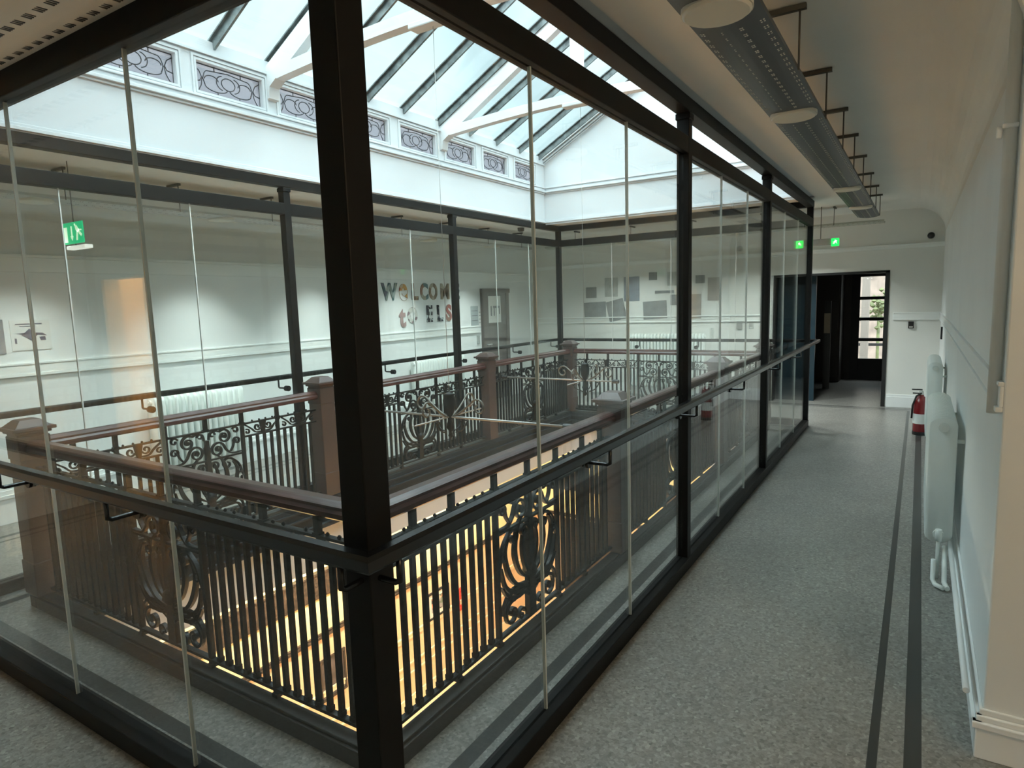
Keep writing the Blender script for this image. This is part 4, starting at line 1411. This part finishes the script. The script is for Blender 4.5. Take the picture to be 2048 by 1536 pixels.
part('board', MB().box(-1.47, -1.36, 12.98, 13.02, 0.0, 1.6), mat('dark_board', (0.06, 0.058, 0.055), 0.6), t)
part('notice', MB().box(-1.47, -1.37, 12.97, 12.98, 1.02, 1.38), mat('beige_notice', (0.45, 0.36, 0.25), 0.6), t)
t = thing('hall_spotlight', 'pair of small bright spotlights under the hall ceiling', 'light', (-1.05, 11.9, 2.1))
part('lamp_housing', MB().box(-1.12, -0.94, 11.86, 11.94, 2.06, 2.10), M['dark'], t)
part('bulb', MB().lathe((-1.07, 11.9, 2.05), [(0.012, -0.012), (0.014, 0.01)], 10), mat('spot_bulb', (1, 1, 1), 0.3, emis=((1, 1, 0.95), 4)), t)
part('bulb', MB().lathe((-0.99, 11.9, 2.06), [(0.012, -0.012), (0.014, 0.01)], 10), bpy.data.materials['spot_bulb'], t)
# outside: neighbouring building, pale post and shrub
tag(part('neighbour_house', MB().box(-4, 2, 22, 23, -1, 3.2), M['brick']), 'pale brick house outside the glazed door at the corridor end', 'building')
tag(part('garden_post', MB().box(-1.22, -1.05, 18.0, 18.15, -1, 2.6), mat('outside_post', (0.22, 0.19, 0.16), 0.7)), 'white post outside the glazed door at the corridor end', 'post')
tag(part('garden_railing', MB().box(-2, 0.2, 19.0, 19.05, 0.35, 0.42).box(-2, 0.2, 19.0, 19.05, 1.0, 1.05).box(-1.9, -1.85, 19.0, 19.05, -1.0, 1.1).box(0.1, 0.15, 19.0, 19.05, -1.0, 1.1), M['dark']), 'dark railing outside the glazed door', 'railing')
sh = MB()
for i in range(60):
    a, b, c_ = random.gauss(0, 0.16), random.gauss(0, 0.2), random.gauss(0, 0.2)
    sh.lathe((-0.95 + a, 20.3 + b, 1.3 + c_), [(0.01, -0.06), (0.07, 0), (0.01, 0.06)], 6, smooth=False)
sh.tube([(-0.95, 20.3, -1.0), (-0.95, 20.3, 1.3)], 0.04, 6)
tag(part('shrub', sh, M['leaf']), 'green shrub seen outside through the glazed door', 'shrub')
struct('ground', MB().box(-30, 30, 17.0, 60, -1.2, -1.0), M['brick'])

# ------------------------------------------------------------------ left wall: letters, notices, door
def letter(ch, label, y, z, h, m, wide=1.0):
    d = bpy.data.curves.new('letter', 'FONT')
    d.body = ch
    d.size = h * 1.38
    d.offset = 0.014
    d.extrude = 0.004
    d.align_x = 'CENTER'
    o = bpy.data.objects.new('letter_outline', d)
    COL.objects.link(o)
    o.location = (XLW + 0.006, y, z)
    o.rotation_euler = (PI / 2, 0, PI / 2)
    o.scale = (wide, 1, 1)
    bpy.context.view_layer.update()
    me = bpy.data.meshes.new_from_object(o.evaluated_get(bpy.context.evaluated_depsgraph_get()))
    me.materials.clear()
    me.materials.append(m)
    o2 = bpy.data.objects.new('wall_letter', me)
    COL.objects.link(o2)
    o2.matrix_world = o.matrix_world.copy()
    bpy.data.objects.remove(o)
    bpy.data.curves.remove(d)
    o = o2
    tag(o, label, 'letter', 'fabric letters of the welcome message')


pm = patch_material
teal = pm('teal_print', [(0.06, 0.13, 0.14), (0.25, 0.30, 0.28), (0.10, 0.10, 0.13), (0.35, 0.4, 0.38)], 14)
orange = pm('orange_print', [(0.45, 0.16, 0.06), (0.55, 0.30, 0.08), (0.30, 0.06, 0.05), (0.5, 0.4, 0.3)], 9)
brownp = pm('brown_print', [(0.10, 0.08, 0.06), (0.35, 0.25, 0.15), (0.2, 0.12, 0.07)], 10)
brteal = pm('brown_teal_print', [(0.28, 0.14, 0.09), (0.08, 0.17, 0.18), (0.4, 0.36, 0.28)], 5)
beige = pm('beige_print', [(0.35, 0.27, 0.18), (0.22, 0.16, 0.11), (0.42, 0.38, 0.3)], 10)
pinkb = pm('pinkish_print', [(0.38, 0.26, 0.25), (0.30, 0.20, 0.19)], 8)
lightp = pm('pale_dotted_print', [(0.6, 0.6, 0.56), (0.6, 0.62, 0.58), (0.25, 0.18, 0.2)], 22)
bw = pm('black_white_print', [(0.02, 0.02, 0.03), (0.55, 0.6, 0.6), (0.04, 0.04, 0.04)], 18)
redb = pm('red_brown_print', [(0.35, 0.13, 0.11), (0.3, 0.2, 0.16)], 7)
for ch, y, m, lb in (('W', 7.05, teal, 'teal patterned letter W'), ('e', 7.345, orange, 'orange and red patterned letter e'), ('L', 7.60, brownp, 'dark brown letter L after the orange e'),
                     ('C', 7.83, brteal, 'brown and teal letter C'), ('O', 8.05, beige, 'beige letter O'), ('M', 8.35, beige, 'beige and grey letter M by the black post'),
                     ('E', 8.66, teal, 'teal letter E behind the black post')):
    letter(ch, lb + ' in the upper word', y, 1.85, 0.335 if ch == 'e' else 0.24, m, {'e': 0.85, 'C': 0.82, 'O': 0.78, 'W': 0.9}.get(ch, 0.95))
for ch, y, m, lb in (('t', 7.30, pinkb, 'pinkish letter t'), ('o', 7.53, lightp, 'pale dotted letter o'), ('E', 7.93, bw, 'black and white letter E'),
                     ('L', 8.19, bw, 'black and white letter L'), ('S', 8.43, redb, 'red-brown letter S by the black post')):
    letter(ch, lb + ' in the lower line', y, 1.50 if ch != 't' else 1.45, {'o': 0.34, 't': 0.30}.get(ch, 0.25), m, 0.9)


def sheet(label, x=None, y=None, a0=0, a1=0, z0=0, z1=0, m=None, rot=0.0, cat='poster', name='poster', lines=False, group=None):
    """flat paper or picture; on the left wall when x is None, else on the end wall"""
    t = thing(name, label, cat, (XLW, (a0 + a1) / 2, z0) if x is None else ((a0 + a1) / 2, YE, z0), 0, group)
    ca, cz = (a0 + a1) / 2, (z0 + z1) / 2
    mb = MB()
    hw, hh = (a1 - a0) / 2, (z1 - z0) / 2
    cr_, sr_ = math.cos(rot), math.sin(rot)
    q = [(ca + u * hw * cr_ - v * hh * sr_, cz + u * hw * sr_ + v * hh * cr_) for u, v in ((-1, -1), (1, -1), (1, 1), (-1, 1))]
    if x is None:
        mb.prism(q, 'x', XLW, XLW + 0.006)
    else:
        mb.prism(q, 'y', YE - 0.006, YE)
    part('sheet', mb, m or M['paper'], t)
    if lines:
        ln = MB()
        for i in range(lines):
            zz = z1 - (i + 1) * (z1 - z0) / (lines + 1)
            if x is None:
                ln.box(XLW + 0.006, XLW + 0.008, a0 + hw * 0.25, a1 - hw * 0.25, zz - 0.006, zz + 0.006)
            else:
                ln.box(a0 + hw * 0.25, a1 - hw * 0.25, YE - 0.008, YE - 0.006, zz - 0.006, zz + 0.006)
        part('printed_lines', ln, M['greypaper'], t)
    return t


t = sheet('white poster with a blue-grey bird shape at the far left of the left wall', a0=2.36, a1=2.66, z0=1.47, z1=1.73, lines=0)
bd = MB()
for pts in ([(2.44, 1.60), (2.50, 1.655), (2.56, 1.60), (2.51, 1.55)], [(2.40, 1.617), (2.47, 1.62), (2.46, 1.60)], [(2.54, 1.62), (2.60, 1.615), (2.63, 1.59), (2.55, 1.60)],
            [(2.385, 1.575), (2.40, 1.575), (2.40, 1.53), (2.385, 1.53)], [(2.57, 1.58), (2.615, 1.585), (2.62, 1.55), (2.58, 1.55)], [(2.40, 1.70), (2.60, 1.70), (2.60, 1.692), (2.40, 1.692)],
            [(2.43, 1.68), (2.55, 1.68), (2.55, 1.674), (2.43, 1.674)]):
    bd.prism(pts, 'x', XLW + 0.006, XLW + 0.008)
part('bird_print', bd, mat('slate_blue_print', (0.13, 0.13, 0.18), 0.7), t)
sheet('narrow framed notice cut by the left edge of the photo', a0=2.05, a1=2.315, z0=1.45, z1=1.74, m=M['greypaper'], lines=0, cat='notice', name='notice')
sheet('white notice with a small picture left of the brown door', a0=9.05, a1=9.265, z0=1.38, z1=1.71, m=mat('pale_blue_paper', (0.42, 0.46, 0.46), 0.7), lines=3, cat='notice', name='notice')
sheet('second white notice overlapping the frame of the brown door', a0=9.275, a1=9.335, z0=1.36, z1=1.66, lines=4, cat='notice', name='notice')
tag(part('wall_switch', MB().box(XLW, XLW + 0.02, 9.20, 9.27, 1.05, 1.20), mat('switch_grey', (0.4, 0.42, 0.4), 0.5), None, 0.003), 'small grey switch beside the brown door on the left wall', 'switch')

t = thing('panelled_door', 'grey-brown door with a glazed top and white posters at the far end of the left wall', 'door', (XLW, 9.77, 0))
X = XLW
part('door_frame', MB().box(X, X + 0.05, 9.345, 9.42, 0, 1.99).box(X, X + 0.05, 10.12, 10.21, 0, 1.99).box(X, X + 0.055, 9.34, 10.24, 1.93, 2.01), M['brown_door'], t, 0.004)
lf = part('door_leaf', MB().box(X, X + 0.025, 9.42, 9.56, 0, 1.93).box(X, X + 0.025, 9.98, 10.12, 0, 1.93).box(X, X + 0.025, 9.56, 9.98, 0, 1.40)
          .box(X, X + 0.025, 9.56, 9.98, 1.88, 1.93).box(X + 0.025, X + 0.034, 9.58, 9.96, 0.9, 1.0).box(X + 0.025, X + 0.034, 9.56, 9.98, 0.2, 0.28), M['brown_door'], t, 0.003)
sub('handle', MB().tube([(X + 0.025, 9.48, 1.02), (X + 0.07, 9.48, 1.02), (X + 0.07, 9.58, 1.02)], 0.009, 8), M['silver'], lf, t)
part('door_poster', MB().box(X + 0.005, X + 0.015, 9.56, 9.98, 1.40, 1.88), M['paper'], t)
part('printed_lines', MB().box(X + 0.015, X + 0.018, 9.64, 9.68, 1.52, 1.70).box(X + 0.015, X + 0.018, 9.72, 9.94, 1.66, 1.70).box(X + 0.015, X + 0.018, 9.74, 9.77, 1.52, 1.66)
     .box(X + 0.015, X + 0.018, 9.84, 9.87, 1.55, 1.66).box(X + 0.015, X + 0.018, 9.91, 9.94, 1.55, 1.66), M['greypaper'], t)

# far wall display
gp = [mat('grey_print_%s' % w_, c_, 0.7, noise=(8, 0.25)) for w_, c_ in (('mid', (0.24, 0.25, 0.25)), ('blue', (0.22, 0.25, 0.29)), ('light', (0.42, 0.43, 0.40)), ('dark', (0.15, 0.16, 0.15)), ('warm', (0.32, 0.28, 0.24)))]
tag(part('display_backing', MB().prism([(-5.75, 1.36), (-2.70, 1.36), (-2.70, 2.26), (-5.75, 2.26)], 'y', YE - 0.005, YE - 0.0005), mat('display_backing_paper', (0.72, 0.73, 0.70), 0.7)),
    'large pale backing sheet behind the grey prints on the far wall', 'display board')
E_ = 'grey prints on the far wall display'


def fsheet(label, a0, a1, z0, z1, m, rot=0.0, lines=0):
    t = thing('wall_print', label, 'print', ((a0 + a1) / 2, YE - 0.005, z0), 0, E_)
    ca, cz, hw, hh = (a0 + a1) / 2, (z0 + z1) / 2, (a1 - a0) / 2, (z1 - z0) / 2
    cr_, sr_ = math.cos(rot), math.sin(rot)
    q = [(ca + u * hw * cr_ - v * hh * sr_, cz + u * hw * sr_ + v * hh * cr_) for u, v in ((-1, -1), (1, -1), (1, 1), (-1, 1))]
    part('sheet', MB().prism(q, 'y', YE - 0.011, YE - 0.005), m, t)


fsheet('small grey square print at the upper left of the far display', -5.39, -5.17, 1.79, 1.99, gp[0])
fsheet('pale patterned upright print near the top of the far display', -5.00, -4.74, 1.80, 2.15, gp[2])
fsheet('tall blue-grey print at the top of the far display', -4.62, -4.32, 1.71, 2.15, gp[1])
fsheet('large tilted grey landscape print at the lower left of the far display', -5.43, -4.98, 1.41, 1.71, gp[0], 0.04)
fsheet('grey print tilted strongly at the lower middle of the far display', -4.95, -4.60, 1.36, 1.74, gp[0], 0.22)
fsheet('wide grey print at the lower centre of the far display', -4.25, -3.81, 1.38, 1.70, gp[0], 0.05)
fsheet('small dark round print above the title of the far display', -4.14, -3.99, 2.07, 2.21, gp[3])
fsheet('grey heading strip on the far display', -4.03, -3.68, 1.83, 1.88, gp[0])
fsheet('small pale grid print right of the heading on the far display', -3.80, -3.60, 1.96, 2.20, gp[2])
fsheet('small grey print just left of the black screen post', -3.75, -3.59, 1.62, 1.80, gp[0])
fsheet('grey and brown print just right of the black screen post', -3.45, -3.20, 1.38, 1.80, gp[4])
fsheet('small dark square print at the upper right of the far display', -3.30, -3.14, 1.98, 2.12, gp[3])
fsheet('tall brown-grey print at the right end of the far display', -3.09, -2.87, 1.68, 2.07, gp[4])

# ------------------------------------------------------------------ unseen warm lamps of the lobby (added) and of the side room behind the camera
t = thing('added_lobby_lamp', 'added, unseen warm lamp of the lobby to the right of the camera', 'light', (1.9, 1.0, ZC))  # added out of view to cast warm light on the lobby corner
part('lamp_shade', MB().lathe((1.9, 1.0, ZC - 0.08), [(0.14, 0), (0.17, 0.03), (0.17, 0.08)], 20), M['bulb'], t)
lamp('lamp_light', 'POINT', (0, 0, -0.2), 36, (1.0, 0.74, 0.46), 0.15, parent=t)
t = thing('room_lamp', 'warm ceiling lamp of the side room behind the near corridor', 'light', (-5.9, YB - 1.2, ZC))
part('lamp_shade', MB().lathe((-5.9, YB - 1.2, ZC - 0.08), [(0.14, 0), (0.17, 0.03), (0.17, 0.08)], 20), M['bulb'], t)
lamp('lamp_light', 'POINT', (0, 0, -0.2), 70, (1.0, 0.66, 0.36), 0.15, parent=t)
